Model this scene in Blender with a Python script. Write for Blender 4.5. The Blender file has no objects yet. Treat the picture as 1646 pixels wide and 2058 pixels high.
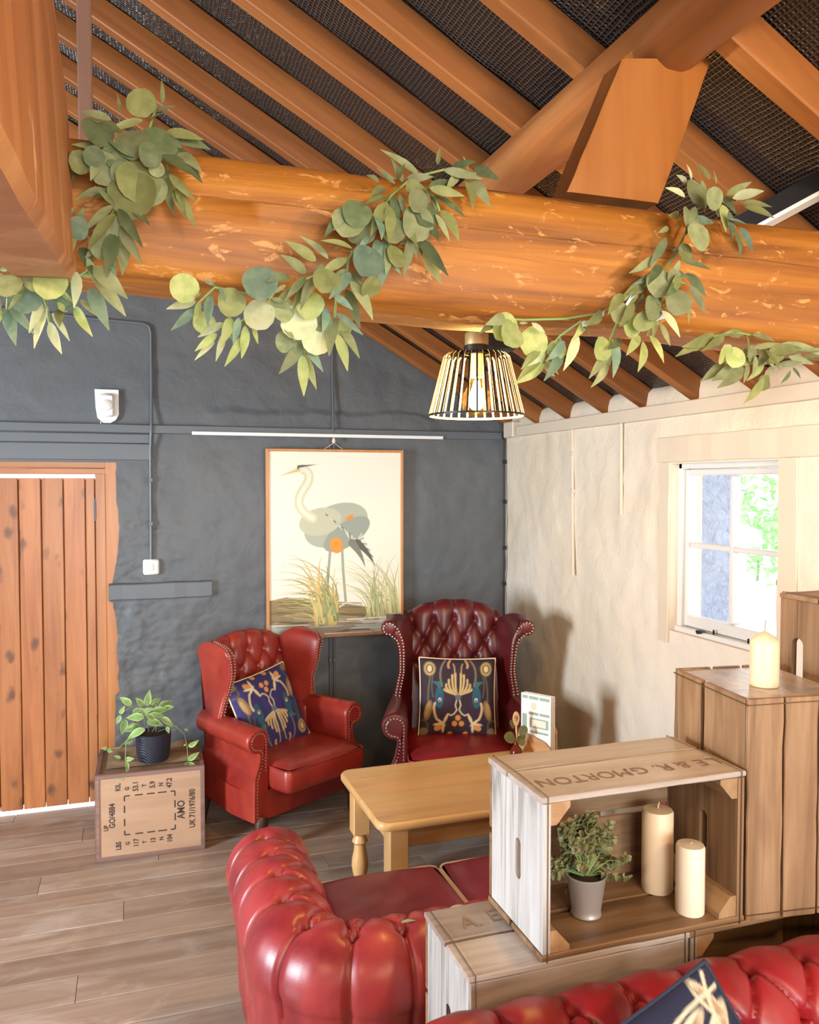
import bpy, bmesh, math, random
import numpy as np
from mathutils import Matrix, Vector, noise as mnoise
random.seed(7)
rng = np.random.default_rng(7)
PI = math.pi
C = bpy.context.scene.collection

# ------------------------------------------------------------------ camera
scene = bpy.context.scene
CAMZ = 1.75
YAW = math.radians(18.5)
FPX, CXP, CYP, HOR = 1650.0, 823.0, 1029.0, 972.0
PITCH = math.atan((CYP - HOR) / FPX)
cam_data = bpy.data.cameras.new('camera')
cam = bpy.data.objects.new('camera', cam_data)
C.objects.link(cam)
cam.location = (0, 0, CAMZ)
cam.rotation_euler = (PI / 2 - PITCH, 0, -YAW)
cam_data.sensor_fit = 'HORIZONTAL'
cam_data.sensor_width = 36.0
cam_data.lens = 36.0 * FPX / 1646.0
cam_data.clip_start = 0.02
scene.camera = cam

# ------------------------------------------------------------------ light and exposure
scene.view_settings.view_transform = 'Standard'
scene.view_settings.look = 'None'
scene.view_settings.gamma = 1.0
scene.view_settings.use_curve_mapping = False
scene.view_settings.exposure = 0.58
world = bpy.data.worlds.new('sky')
scene.world = world
world.use_nodes = True
bg = world.node_tree.nodes['Background']
bg.inputs[0].default_value = (0.95, 0.98, 1.0, 1)
bg.inputs[1].default_value = 2.6


def area(name, loc, target, sx, sy, power, col):
    d = bpy.data.lights.new(name, 'AREA')
    d.shape = 'RECTANGLE'; d.size = sx; d.size_y = sy; d.energy = power; d.color = col
    o = bpy.data.objects.new(name, d); C.objects.link(o)
    o.location = loc
    o.rotation_euler = (Vector(target) - Vector(loc)).to_track_quat('-Z', 'Y').to_euler()
    return o


def lamp(name, loc, power, col, r=0.05):
    d = bpy.data.lights.new(name, 'POINT'); d.energy = power; d.color = col; d.shadow_soft_size = r
    o = bpy.data.objects.new(name, d); C.objects.link(o); o.location = loc
    return o


COOL = (0.80, 0.90, 1.0)
WARM = (1.0, 0.66, 0.34)
area('daylight_left_window', (-3.35, 1.9, 1.35), (2.2, 3.4, 1.0), 0.9, 1.3, 175, COOL)
area('rear_fill_light', (0.4, -3.45, 1.5), (0.9, 3.0, 1.2), 3.2, 1.8, 165, COOL)  # added area light that lifts the shadows; no such window is known
lamp('warm_lamp_right', (1.35, -0.25, 2.15), 46, WARM, 0.06)
lamp('warm_lamp_left', (-0.9, 0.3, 2.15), 34, WARM, 0.06)
lamp('warm_lamp_rear', (0.5, -1.2, 2.3), 60, WARM, 0.08)

# ------------------------------------------------------------------ materials
MATS = {}


def mat_new(name):
    m = bpy.data.materials.new(name); m.use_nodes = True
    nt = m.node_tree
    return m, nt, nt.nodes['Principled BSDF']


def N(nt, typ, **kw):
    n = nt.nodes.new(typ)
    for k, v in kw.items():
        setattr(n, k, v)
    return n


def ramp(nt, fac, stops):
    r = N(nt, 'ShaderNodeValToRGB')
    cr = r.color_ramp
    while len(cr.elements) > 1:
        cr.elements.remove(cr.elements[-1])
    cr.elements[0].position = stops[0][0]; cr.elements[0].color = tuple(stops[0][1]) + (1,)
    for p, c in stops[1:]:
        e = cr.elements.new(p); e.color = tuple(c) + (1,)
    nt.links.new(fac, r.inputs[0])
    return r.outputs[0]


def coords(nt, scale=(1, 1, 1), rnd=True):
    tc = N(nt, 'ShaderNodeTexCoord')
    mp = N(nt, 'ShaderNodeMapping')
    mp.inputs['Scale'].default_value = scale
    nt.links.new(tc.outputs['Object'], mp.inputs[0])
    if rnd:
        oi = N(nt, 'ShaderNodeObjectInfo')
        ml = N(nt, 'ShaderNodeMath', operation='MULTIPLY'); ml.inputs[1].default_value = 37.0
        nt.links.new(oi.outputs['Random'], ml.inputs[0])
        cb = N(nt, 'ShaderNodeCombineXYZ')
        for i in range(3):
            nt.links.new(ml.outputs[0], cb.inputs[i])
        nt.links.new(cb.outputs[0], mp.inputs['Location'])
    return mp.outputs[0]


def noise_tex(nt, vec, scale, detail=4, rough=0.55, dist=0.0):
    n = N(nt, 'ShaderNodeTexNoise')
    n.inputs['Scale'].default_value = scale; n.inputs['Detail'].default_value = detail
    n.inputs['Roughness'].default_value = rough; n.inputs['Distortion'].default_value = dist
    nt.links.new(vec, n.inputs['Vector'])
    return n.outputs[0]


def mix(nt, fac, a, b, blend='MIX'):
    n = N(nt, 'ShaderNodeMix', data_type='RGBA', blend_type=blend)
    for s, v in ((0, fac), (6, a), (7, b)):
        if hasattr(v, 'default_value') or hasattr(v, 'is_linked'):
            nt.links.new(v, n.inputs[s])
        elif s == 0:
            n.inputs[0].default_value = v
        else:
            n.inputs[s].default_value = tuple(v) + (1,)
    return n.outputs[2]


def bump(nt, bs, h, strength=0.3, dist=0.002):
    b = N(nt, 'ShaderNodeBump')
    b.inputs['Strength'].default_value = strength; b.inputs['Distance'].default_value = dist
    nt.links.new(h, b.inputs['Height']); nt.links.new(b.outputs[0], bs.inputs['Normal'])


def setp(bs, **kw):
    for k, v in kw.items():
        k = {'rough': 'Roughness', 'metal': 'Metallic', 'spec': 'Specular IOR Level', 'coat': 'Coat Weight',
             'coatr': 'Coat Roughness', 'trans': 'Transmission Weight', 'ior': 'IOR', 'emit': 'Emission Strength'}[k]
        bs.inputs[k].default_value = v


def plain(name, col, rough=0.5, metal=0.0, emit=None, spec=0.5):
    if name in MATS: return MATS[name]
    m, nt, bs = mat_new(name)
    bs.inputs['Base Color'].default_value = tuple(col) + (1,)
    setp(bs, rough=rough, metal=metal, spec=spec)
    if emit:
        bs.inputs['Emission Color'].default_value = tuple(emit[0]) + (1,)
        setp(bs, emit=emit[1])
    MATS[name] = m
    return m


def wood(name, dark, mid, light, axis='x', rough=0.5, grain=1.0, stain=None, stain_lo=0.55, stain_hi=0.62, stain_scale=9,
         tint=0.25, bumpd=0.0015, coat=0.0, knots=0.0, knotcol=(0.06, 0.02, 0.008)):
    if name in MATS: return MATS[name]
    m, nt, bs = mat_new(name)
    lo, hi = 1.6 * grain, 26.0 * grain
    sc = {'x': (lo, hi, hi), 'y': (hi, lo, hi), 'z': (hi, hi, lo)}[axis]
    v = coords(nt, sc)
    n1 = noise_tex(nt, v, 1.0, 6, 0.62, 0.8)
    col = ramp(nt, n1, [(0.28, dark), (0.5, mid), (0.72, light)])
    v2 = coords(nt, tuple(0.28 * s if s == hi else s for s in sc))
    n2 = noise_tex(nt, v2, 1.0, 3, 0.5, 1.5)
    col = mix(nt, tint, col, ramp(nt, n2, [(0.3, dark), (0.7, light)]), 'MIX')
    if knots:
        ksc = {'x': (3, 9, 9), 'y': (9, 3, 9), 'z': (9, 9, 5.5)}[axis]
        vv = N(nt, 'ShaderNodeTexVoronoi'); vv.inputs['Scale'].default_value = 1.0
        kv = coords(nt, ksc); kn = N(nt, 'ShaderNodeTexNoise'); kn.inputs['Scale'].default_value = 3.0; nt.links.new(kv, kn.inputs['Vector'])
        ka = N(nt, 'ShaderNodeVectorMath', operation='MULTIPLY_ADD'); ka.inputs[1].default_value = (.35, .35, .35); nt.links.new(kn.outputs['Color'], ka.inputs[0]); nt.links.new(kv, ka.inputs[2])
        nt.links.new(ka.outputs[0], vv.inputs['Vector'])
        kf = ramp(nt, vv.outputs['Distance'], [(0.0, (1, 1, 1)), (0.12, (.8, .8, .8)), (0.26, (0, 0, 0))])
        kk = N(nt, 'ShaderNodeMath', operation='MULTIPLY'); kk.inputs[1].default_value = knots
        nt.links.new(kf, kk.inputs[0])
        col = mix(nt, kk.outputs[0], col, knotcol)
    if stain:
        v3 = coords(nt, {'x': (.55, 1.2, 1.2), 'y': (1.2, .55, 1.2), 'z': (1.2, 1.2, .5)}[axis])
        n3 = noise_tex(nt, v3, stain_scale, 7, 0.66, 0.6)
        f = ramp(nt, n3, [(stain_lo, (0, 0, 0)), (stain_hi, (1, 1, 1))])
        col = mix(nt, f, col, stain)
    oi = N(nt, 'ShaderNodeObjectInfo')
    mr = N(nt, 'ShaderNodeMapRange'); mr.inputs[3].default_value = 0.82; mr.inputs[4].default_value = 1.12
    nt.links.new(oi.outputs['Random'], mr.inputs[0])
    hs = N(nt, 'ShaderNodeHueSaturation')
    nt.links.new(mr.outputs[0], hs.inputs['Value']); nt.links.new(col, hs.inputs['Color'])
    nt.links.new(hs.outputs[0], bs.inputs['Base Color'])
    setp(bs, rough=rough, coat=coat, coatr=0.25)
    bump(nt, bs, n1, 0.5, bumpd)
    MATS[name] = m
    return m


def plaster(name, col, col2, rough=0.7, scale=5.0, bumpd=0.012, spec=0.4):
    m, nt, bs = mat_new(name)
    v = coords(nt, (1, 1, 1), False)
    n1 = noise_tex(nt, v, scale, 8, 0.6, 0.4)
    n2 = noise_tex(nt, v, 1.1, 3)
    nt.links.new(ramp(nt, n2, [(0.35, col), (0.65, col2)]), bs.inputs['Base Color'])
    setp(bs, rough=rough, spec=spec)
    bump(nt, bs, n1, 0.6, bumpd)
    MATS[name] = m
    return m


def leather(name, base, dark, rough=0.36):
    m, nt, bs = mat_new(name)
    v = coords(nt, (1, 1, 1))
    n1 = noise_tex(nt, v, 3.2, 5, 0.6, 0.5)
    col = ramp(nt, n1, [(0.32, dark), (0.58, base)])
    n2 = noise_tex(nt, v, 240, 3, 0.6)
    n3 = noise_tex(nt, v, 60, 4, 0.7)
    sc = ramp(nt, n3, [(0.70, (0, 0, 0)), (0.76, (.5, .5, .5))])
    col = mix(nt, sc, col, (0.5, 0.16, 0.15))
    nt.links.new(col, bs.inputs['Base Color'])
    setp(bs, rough=rough, spec=0.5, coat=0.05, coatr=0.3)
    bump(nt, bs, n2, 0.25, 0.0008)
    MATS[name] = m
    return m


def painted(name, rough=0.6, weave=0.0):
    """colour comes from the printed pattern stored on the mesh"""
    m, nt, bs = mat_new(name)
    a = N(nt, 'ShaderNodeAttribute'); a.attribute_name = 'print'
    nt.links.new(a.outputs['Color'], bs.inputs['Base Color'])
    setp(bs, rough=rough, spec=0.3)
    if weave:
        bump(nt, bs, noise_tex(nt, coords(nt), 420, 2), 0.4, weave)
    MATS[name] = m
    return m


def leafmat(name, c1, c2, edge=None, nsc=2.5):
    m, nt, bs = mat_new(name)
    v = coords(nt, (1, 1, 1))
    n = noise_tex(nt, v, nsc, 3)
    col = ramp(nt, n, [(0.35, c1), (0.65, c2)])
    if edge:
        a = N(nt, 'ShaderNodeAttribute'); a.attribute_name = 'rim'
        col = mix(nt, a.outputs['Fac'], col, edge)
    oi = N(nt, 'ShaderNodeObjectInfo')
    mr = N(nt, 'ShaderNodeMapRange'); mr.inputs[3].default_value = 0.7; mr.inputs[4].default_value = 1.25
    nt.links.new(oi.outputs['Random'], mr.inputs[0])
    hs = N(nt, 'ShaderNodeHueSaturation')
    nt.links.new(mr.outputs[0], hs.inputs['Value']); nt.links.new(col, hs.inputs['Color'])
    nt.links.new(hs.outputs[0], bs.inputs['Base Color'])
    setp(bs, rough=0.6, spec=0.35)
    tr = N(nt, 'ShaderNodeBsdfTranslucent'); nt.links.new(hs.outputs[0], tr.inputs[0])
    ms = N(nt, 'ShaderNodeMixShader'); ms.inputs[0].default_value = 0.3
    out = nt.nodes['Material Output']
    nt.links.new(bs.outputs[0], ms.inputs[1]); nt.links.new(tr.outputs[0], ms.inputs[2]); nt.links.new(ms.outputs[0], out.inputs[0])
    MATS[name] = m
    return m


beam_orange = wood('beam_wood', (.12, .034, .004), (.32, .108, .009), (.46, .185, .020), 'x', 0.6, 0.75,
                   stain=(.52, .24, .065), stain_lo=0.58, stain_hi=0.63, stain_scale=26, bumpd=0.006)
MATS['post_wood'] = wood('post_wood', (.24, .085, .028), (.35, .135, .048), (.48, .235, .11), 'z', 0.5, 0.4,
                         stain=(.62, .36, .2), stain_lo=0.66, stain_hi=0.72, stain_scale=7, bumpd=0.003)
rafter_wood = wood('rafter_wood', (.15, .045, .009), (.27, .088, .016), (.37, .14, .03), 'x', 0.55, 0.5)
purlin_wood = wood('purlin_wood', (.15, .045, .010), (.31, .10, .02), (.48, .21, .06), 'y', 0.5, 0.35)
door_wood = wood('door_wood', (.22, .062, .016), (.36, .125, .036), (.47, .19, .062), 'z', 0.42, 0.6, knots=0.85, coat=0.15)
frame_wood = wood('frame_wood', (.28, .095, .025), (.40, .15, .042), (.48, .21, .07), 'z', 0.42, 0.6, coat=0.15)
frame_wood_x = wood('frame_wood_across', (.28, .095, .025), (.40, .15, .042), (.48, .21, .07), 'x', 0.42, 0.6, coat=0.15)
floor_wood = wood('floor_wood', (.20, .14, .10), (.35, .25, .185), (.46, .36, .285), 'x', 0.36, 0.55, tint=0.4, stain=(.50, .43, .38), stain_lo=.5, stain_hi=.74, stain_scale=5, bumpd=0.0012)
crate_x = wood('crate_wood_lengthways', (.085, .040, .016), (.235, .130, .060), (.40, .25, .135), 'x', 0.55, 0.7, knots=0.4, knotcol=(.12, .05, .02))
crate_y = wood('crate_wood_block', (.18, .09, .035), (.32, .18, .08), (.45, .29, .15), 'y', 0.6, 0.7)
crate_z = wood('crate_wood_upright', (.085, .040, .016), (.235, .130, .060), (.35, .215, .115), 'z', 0.55, 0.7)
crate_white = wood('whitewashed_wood', (.10, .075, .055), (.42, .39, .36), (.56, .55, .54), 'z', 0.7, 1.0, tint=0.15, bumpd=.003)
crate_pale = wood('pale_wood_sky_tint', (.20, .14, .11), (.38, .325, .29), (.52, .48, .45), 'x', 0.28, 0.7, tint=0.3)  # pale boards, greyed so the colour carries the sky's reflection on crate tops
pine = wood('pine_wood', (.52, .27, .09), (.66, .39, .15), (.74, .49, .22), 'x', 0.32, 0.45, knots=0.25, knotcol=(.25, .09, .03), coat=0.25)
pine_z = wood('pine_leg_wood', (.50, .26, .09), (.64, .37, .14), (.72, .46, .2), 'z', 0.35, 0.45, coat=0.2)
ply = wood('tea_chest_ply', (.32, .19, .11), (.42, .265, .165), (.50, .34, .225), 'x', 0.6, 0.35)
plaster('dark_wall_paint', (.095, .107, .118), (.112, .115, .116), 0.5, 7, 0.014)
plaster('white_wall_paint', (.69, .595, .455), (.74, .67, .565), 0.6, 9, 0.02)
leather('red_leather', (.36, .042, .044), (.17, .012, .016), 0.36)
leather('burgundy_leather', (.115, .008, .010), (.055, .004, .006), 0.36)
leather('worn_burgundy_leather', (.24, .018, .042), (.16, .010, .028), 0.4)
leather('bright_red_leather', (.30, .012, .016), (.15, .007, .010), 0.42)
leather('rust_leather', (.33, .034, .020), (.20, .014, .012), 0.36)
trim_dark = plain('dark_trim_paint', (.105, .117, .128), 0.45)
trim_white = plain('cream_trim_paint', (.64, .555, .43), 0.5)
white_gloss = plain('white_gloss_paint', (.66, .65, .63), 0.35)
white_plastic = plain('white_plastic', (.80, .78, .74), 0.35)
black_metal = plain('black_metal', (.016, .015, .014), 0.4, 0.2)
brass = plain('brushed_brass', (.76, .56, .26), 0.42, 0.75)
gold = plain('pale_gold_metal', (.86, .72, .46), 0.5, 0.4)
nail_mat = plain('antique_nail_brass', (.62, .50, .38), 0.35, 0.8)
wax = plain('ivory_wax', (.72, .55, .36), 0.45)
wax2 = plain('white_wax', (.80, .68, .52), 0.45)
zinc = plain('zinc_metal', (.66, .66, .66), 0.34, 0.7)
ink = plain('black_stencil_ink', (.05, .032, .025), 0.8)
ink_faint = plain('faded_stencil_ink', (.22, .14, .10), 0.8)
piping_cream = plain('cream_piping', (.78, .60, .38), 0.6)
piping_worn = plain('worn_piping', (.62, .50, .46), 0.6)
dark_pot = plain('dark_pot_glaze', (.018, .022, .035), 0.45)
soil = plain('potting_soil', (.03, .018, .01), 0.9)
wire_mat = plain('strapping_wire', (.16, .09, .05), 0.5, 0.6)
stem_green = plain('green_stem', (.22, .32, .10), 0.6)
white_ribbon = plain('white_ribbon', (.72, .78, .85), 0.5)
for nm, a, b in (('leaf_sage', (.22, .25, .11), (.31, .34, .17)), ('leaf_dark', (.10, .14, .06), (.16, .20, .09)),
                 ('leaf_olive', (.20, .22, .075), (.28, .30, .11)), ('leaf_lime', (.30, .38, .12), (.44, .48, .19)),
                 ('leaf_teal', (.14, .22, .15), (.22, .31, .21)), ('leaf_pale', (.45, .50, .28), (.58, .60, .36))):
    leafmat(nm, a, b)
leafmat('leaf_variegated', (.16, .34, .08), (.25, .46, .14), (.78, .80, .46))
leafmat('leaf_box', (.20, .22, .08), (.62, .58, .30), None, 45)
painted('cushion_fabric', 0.75, 0.0006)
painted('art_print', 0.55)
painted('menu_print', 0.4)
glass, nt_, bs_ = mat_new('window_glass')
_g = N(nt_, 'ShaderNodeBsdfGlossy'); _g.inputs['Roughness'].default_value = 0.02
_t = N(nt_, 'ShaderNodeBsdfTransparent'); _m = N(nt_, 'ShaderNodeMixShader'); _m.inputs[0].default_value = 0.05
nt_.links.new(_t.outputs[0], _m.inputs[1]); nt_.links.new(_g.outputs[0], _m.inputs[2])
nt_.links.new(_m.outputs[0], nt_.nodes['Material Output'].inputs[0])
bulb_glass, nt_, bs_ = mat_new('amber_bulb_glass')
_g = N(nt_, 'ShaderNodeBsdfGlossy'); _g.inputs['Roughness'].default_value = 0.03
_t = N(nt_, 'ShaderNodeBsdfTransparent'); _t.inputs[0].default_value = (1.0, .80, .42, 1)
_m = N(nt_, 'ShaderNodeMixShader'); _m.inputs[0].default_value = 0.12
nt_.links.new(_t.outputs[0], _m.inputs[1]); nt_.links.new(_g.outputs[0], _m.inputs[2])
nt_.links.new(_m.outputs[0], nt_.nodes['Material Output'].inputs[0])
amber, nt_, bs_ = mat_new('brown_bottle_glass')
bs_.inputs['Base Color'].default_value = (.28, .04, .012, 1); setp(bs_, rough=0.08, trans=0.6, ior=1.4)
# roof felt: shiny black sheet with a woven net
felt, nt_, bs_ = mat_new('roof_felt')
_v = coords(nt_, (1, 1, 1), False)
_w1 = N(nt_, 'ShaderNodeTexWave', wave_type='BANDS', bands_direction='X'); _w1.inputs['Scale'].default_value = 26; _w1.inputs['Distortion'].default_value = 1.5
_w2 = N(nt_, 'ShaderNodeTexWave', wave_type='BANDS', bands_direction='Y'); _w2.inputs['Scale'].default_value = 26; _w2.inputs['Distortion'].default_value = 1.5
nt_.links.new(_v, _w1.inputs[0]); nt_.links.new(_v, _w2.inputs[0])
_mx = N(nt_, 'ShaderNodeMath', operation='MAXIMUM'); nt_.links.new(_w1.outputs['Fac'], _mx.inputs[0]); nt_.links.new(_w2.outputs['Fac'], _mx.inputs[1])
nt_.links.new(ramp(nt_, _mx.outputs[0], [(0.80, (.012, .010, .010)), (0.98, (.075, .052, .038))]), bs_.inputs['Base Color'])
setp(bs_, rough=0.27, spec=0.8)
_ad = N(nt_, 'ShaderNodeMath', operation='ADD'); nt_.links.new(_mx.outputs[0], _ad.inputs[0]); nt_.links.new(noise_tex(nt_, _v, 45, 3), _ad.inputs[1])
bump(nt_, bs_, _ad.outputs[0], 0.9, 0.006)
render_wall, nt_, bs_ = mat_new('blue_grey_render')
bs_.inputs['Base Color'].default_value = (.30, .35, .48, 1); setp(bs_, rough=0.5)
bump(nt_, bs_, noise_tex(nt_, coords(nt_, (1, 1, 1), False), 26, 6, 0.6, 0.6), 1.0, 0.03)
M = MATS


# ------------------------------------------------------------------ mesh helpers
class MB:
    def __init__(s):
        s.v = []; s.f = []; s.mi = []; s.xf = None; s.cur = 0

    def add(s, verts, faces, mi=None):
        b = len(s.v)
        if s.xf is not None:
            verts = [s.xf @ Vector(p) for p in verts]
        s.v.extend([tuple(p) for p in verts])
        s.f.extend([tuple(i + b for i in f) for f in faces])
        s.mi.extend([s.cur if mi is None else mi] * len(faces))
        return b

    def box(s, x0, x1, y0, y1, z0, z1, bev=0.0):
        if bev <= 0:
            v = [(x, y, z) for z in (z0, z1) for y in (y0, y1) for x in (x0, x1)]
            s.add(v, [(0, 2, 3, 1), (4, 5, 7, 6), (0, 1, 5, 4), (2, 6, 7, 3), (0, 4, 6, 2), (1, 3, 7, 5)])
            return
        b = min(bev, (x1 - x0) * .45, (y1 - y0) * .45, (z1 - z0) * .45)
        lo, hi = (x0, y0, z0), (x1, y1, z1)
        v = []; idx = {}
        for cx in (0, 1):
            for cy in (0, 1):
                for cz in (0, 1):
                    cn = (cx, cy, cz)
                    for ax in range(3):
                        p = []
                        for k in range(3):
                            e = hi[k] if cn[k] else lo[k]
                            if k != ax: e += -b if cn[k] else b
                            p.append(e)
                        idx[(cn, ax)] = len(v); v.append(tuple(p))
        f = []
        for ax in range(3):
            o = [k for k in range(3) if k != ax]
            for side in (0, 1):
                q = []
                for a, c in ((0, 0), (1, 0), (1, 1), (0, 1)):
                    cn = [0, 0, 0]; cn[ax] = side; cn[o[0]] = a; cn[o[1]] = c
                    q.append(idx[(tuple(cn), ax)])
                flip = (ax == 1) ^ (side == 0)
                f.append(tuple(q[::-1] if flip else q))
        for ax in range(3):
            o = [k for k in range(3) if k != ax]
            for a in (0, 1):
                for c in (0, 1):
                    c0 = [0, 0, 0]; c0[o[0]] = a; c0[o[1]] = c; c1 = list(c0); c1[ax] = 1
                    f.append((idx[(tuple(c0), o[0])], idx[(tuple(c1), o[0])], idx[(tuple(c1), o[1])], idx[(tuple(c0), o[1])]))
        for cx in (0, 1):
            for cy in (0, 1):
                for cz in (0, 1):
                    f.append(tuple(idx[((cx, cy, cz), ax)] for ax in range(3)))
        s.add(v, f)

    def plank(s, axis, a0, a1, b0, b1, c0, c1, n=6, jit=0.0015, bev=0.003):
        """board along an axis whose long edges are a little uneven"""
        rings = []
        for i in range(n + 1):
            t = a0 + (a1 - a0) * i / n
            j = [random.uniform(-jit, jit) for _ in range(4)]
            B0, B1, C0, C1 = b0 + j[0], b1 + j[1], c0 + j[2] * .5, c1 + j[3] * .5
            rings.append([(B0 + bev, C0), (B1 - bev, C0), (B1, C0 + bev), (B1, C1 - bev), (B1 - bev, C1), (B0 + bev, C1), (B0, C1 - bev), (B0, C0 + bev)] + [t])
        v = []; f = []
        for r in rings:
            t = r[-1]
            for (p, q) in r[:-1]:
                v.append({'x': (t, p, q), 'y': (p, t, q), 'z': (p, q, t)}[axis])
        for i in range(n):
            for k in range(8):
                a = i * 8 + k; b = i * 8 + (k + 1) % 8
                f.append((a, b, b + 8, a + 8))
        f.append(tuple(range(7, -1, -1))); f.append(tuple(n * 8 + k for k in range(8)))
        s.add(v, f)

    def tube(s, pts, r, sides=8, cap=True):
        pts = [Vector(p) for p in pts]
        rs = r if isinstance(r, (list, tuple)) else [r] * len(pts)
        v = []; f = []; up = None
        for i, p in enumerate(pts):
            d = (pts[min(i + 1, len(pts) - 1)] - pts[max(i - 1, 0)]).normalized()
            if up is None:
                up = Vector((0, 0, 1)) if abs(d.z) < .9 else Vector((1, 0, 0))
            a = d.cross(up).normalized(); up = a.cross(d).normalized()
            for k in range(sides):
                t = 2 * PI * k / sides
                v.append(p + (a * math.cos(t) + up * math.sin(t)) * rs[i])
        n = len(pts)
        for i in range(n - 1):
            for k in range(sides):
                a = i * sides + k; b = i * sides + (k + 1) % sides
                f.append((a, b, b + sides, a + sides))
        if cap:
            f.append(tuple(range(sides - 1, -1, -1))); f.append(tuple((n - 1) * sides + k for k in range(sides)))
        s.add(v, f)

    def lathe(s, prof, c=(0, 0, 0), seg=20, cap=True):
        v = []; f = []
        for r, z in prof:
            for k in range(seg):
                t = 2 * PI * k / seg
                v.append((c[0] + r * math.cos(t), c[1] + r * math.sin(t), c[2] + z))
        n = len(prof)
        for i in range(n - 1):
            for k in range(seg):
                a = i * seg + k; b = i * seg + (k + 1) % seg
                f.append((a, b, b + seg, a + seg))
        if cap:
            f.append(tuple(range(seg - 1, -1, -1))); f.append(tuple((n - 1) * seg + k for k in range(seg)))
        s.add(v, f)

    def grid(s, P, closed_u=False, closed_v=False):
        """P: array (nu, nv, 3)"""
        nu, nv = P.shape[0], P.shape[1]
        f = []
        for i in range(nu if closed_u else nu - 1):
            for j in range(nv if closed_v else nv - 1):
                a = i * nv + j; b = ((i + 1) % nu) * nv + j
                c = ((i + 1) % nu) * nv + (j + 1) % nv; d = i * nv + (j + 1) % nv
                f.append((a, b, c, d))
        s.add([tuple(p) for p in P.reshape(-1, 3)], f)

    def prism(s, poly, axis, a0, a1):
        """extrude a 2-D outline along an axis"""
        n = len(poly)
        mk = {'x': lambda t, p: (t, p[0], p[1]), 'y': lambda t, p: (p[0], t, p[1]), 'z': lambda t, p: (p[0], p[1], t)}[axis]
        v = [mk(a0, p) for p in poly] + [mk(a1, p) for p in poly]
        f = [(i, (i + 1) % n, n + (i + 1) % n, n + i) for i in range(n)]
        f += [tuple(range(n - 1, -1, -1)), tuple(range(n, 2 * n))]
        s.add(v, f)

    def mesh(s, name, mats, smooth=True, angle=40):
        me = bpy.data.meshes.new(name)
        me.from_pydata(s.v, [], s.f)
        for m in (mats if isinstance(mats, (list, tuple)) else [mats]):
            me.materials.append(m)
        if any(s.mi):
            me.polygons.foreach_set('material_index', s.mi)
        bm = bmesh.new(); bm.from_mesh(me); bmesh.ops.recalc_face_normals(bm, faces=bm.faces); bm.to_mesh(me); bm.free()
        if smooth:
            me.polygons.foreach_set('use_smooth', [True] * len(me.polygons))
            me.set_sharp_from_angle(angle=math.radians(angle))
        me.update()
        return me


def base_matrix(o):
    m = Matrix.LocRotScale(o.location, o.rotation_euler, o.scale)
    if o.parent:
        return base_matrix(o.parent) @ o.matrix_parent_inverse @ m
    return m


def link(name, me, parent=None, world=False):
    o = bpy.data.objects.new(name, me); C.objects.link(o)
    if parent is not None:
        o.parent = parent
        if world:
            o.matrix_parent_inverse = base_matrix(parent).inverted()
    return o


def obj(name, mb, mats, parent=None, world=False, smooth=True, angle=40, label=None, kind=None):
    o = link(name, mb.mesh(name, mats, smooth, angle), parent, world)
    if label: o['label'] = label
    if kind: o['kind'] = kind
    return o


def thing(name, label, cat, loc=(0, 0, 0), rz=0.0, group=None):
    o = bpy.data.objects.new(name, None); C.objects.link(o)
    o.location = loc; o.rotation_euler = (0, 0, rz); o.empty_display_size = 0.1
    o['label'] = label; o['category'] = cat
    if group: o['group'] = group
    return o


def tag(o, label, cat, group=None):
    o['label'] = label; o['category'] = cat
    if group: o['group'] = group
    return o


def struct(o):
    o['kind'] = 'structure'
    return o


_F = np.array([math.sin(YAW) * math.cos(PITCH), math.cos(YAW) * math.cos(PITCH), -math.sin(PITCH)])
_R = np.array([math.cos(YAW), -math.sin(YAW), 0.0])
_U = np.cross(_R, _F)


def at(px, py, y):
    """world point at depth plane y for a spot measured on the photograph"""
    d = _F + _R * (px - CXP) / FPX - _U * (py - CYP) / FPX
    return Vector((d[0] * y / d[1], y, CAMZ + d[2] * y / d[1]))


def fbm(p, octaves=4):
    return mnoise.fractal(Vector(p), 1.0, 2.1, octaves)


def text_part(body, size, loc, rot, m, parent, squash=1.0, name='lettering', align='CENTER', world=False, bold=0.0):
    cu = bpy.data.curves.new('text', 'FONT'); cu.body = body; cu.size = size; cu.align_x = align; cu.align_y = 'CENTER'
    cu.resolution_u = 3; cu.offset = bold
    t = bpy.data.objects.new('text', cu); C.objects.link(t)
    dg = bpy.context.evaluated_depsgraph_get(); dg.update()
    me = bpy.data.meshes.new_from_object(t.evaluated_get(dg))
    bpy.data.objects.remove(t); bpy.data.curves.remove(cu)
    me.transform(Matrix.LocRotScale(Vector(loc), rot, Vector((squash, 1, 1))))
    me.materials.clear(); me.materials.append(m); me.name = name
    return link(name, me, parent, world)

# ================================================================== SETTING
YB, XR = 4.69, 2.204          # faces of the dark back wall and the white right wall
SL = 0.567                    # slope of the right roof pitch
RIDGE_X = -0.62
RO = 0.100
ANG = math.atan(SL)


def roof_z(x, off=0.0):
    return 2.10 + off + (XR - x) * SL if x >= RIDGE_X else 2.10 + off + (XR - RIDGE_X) * SL - (RIDGE_X - x) * SL


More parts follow.
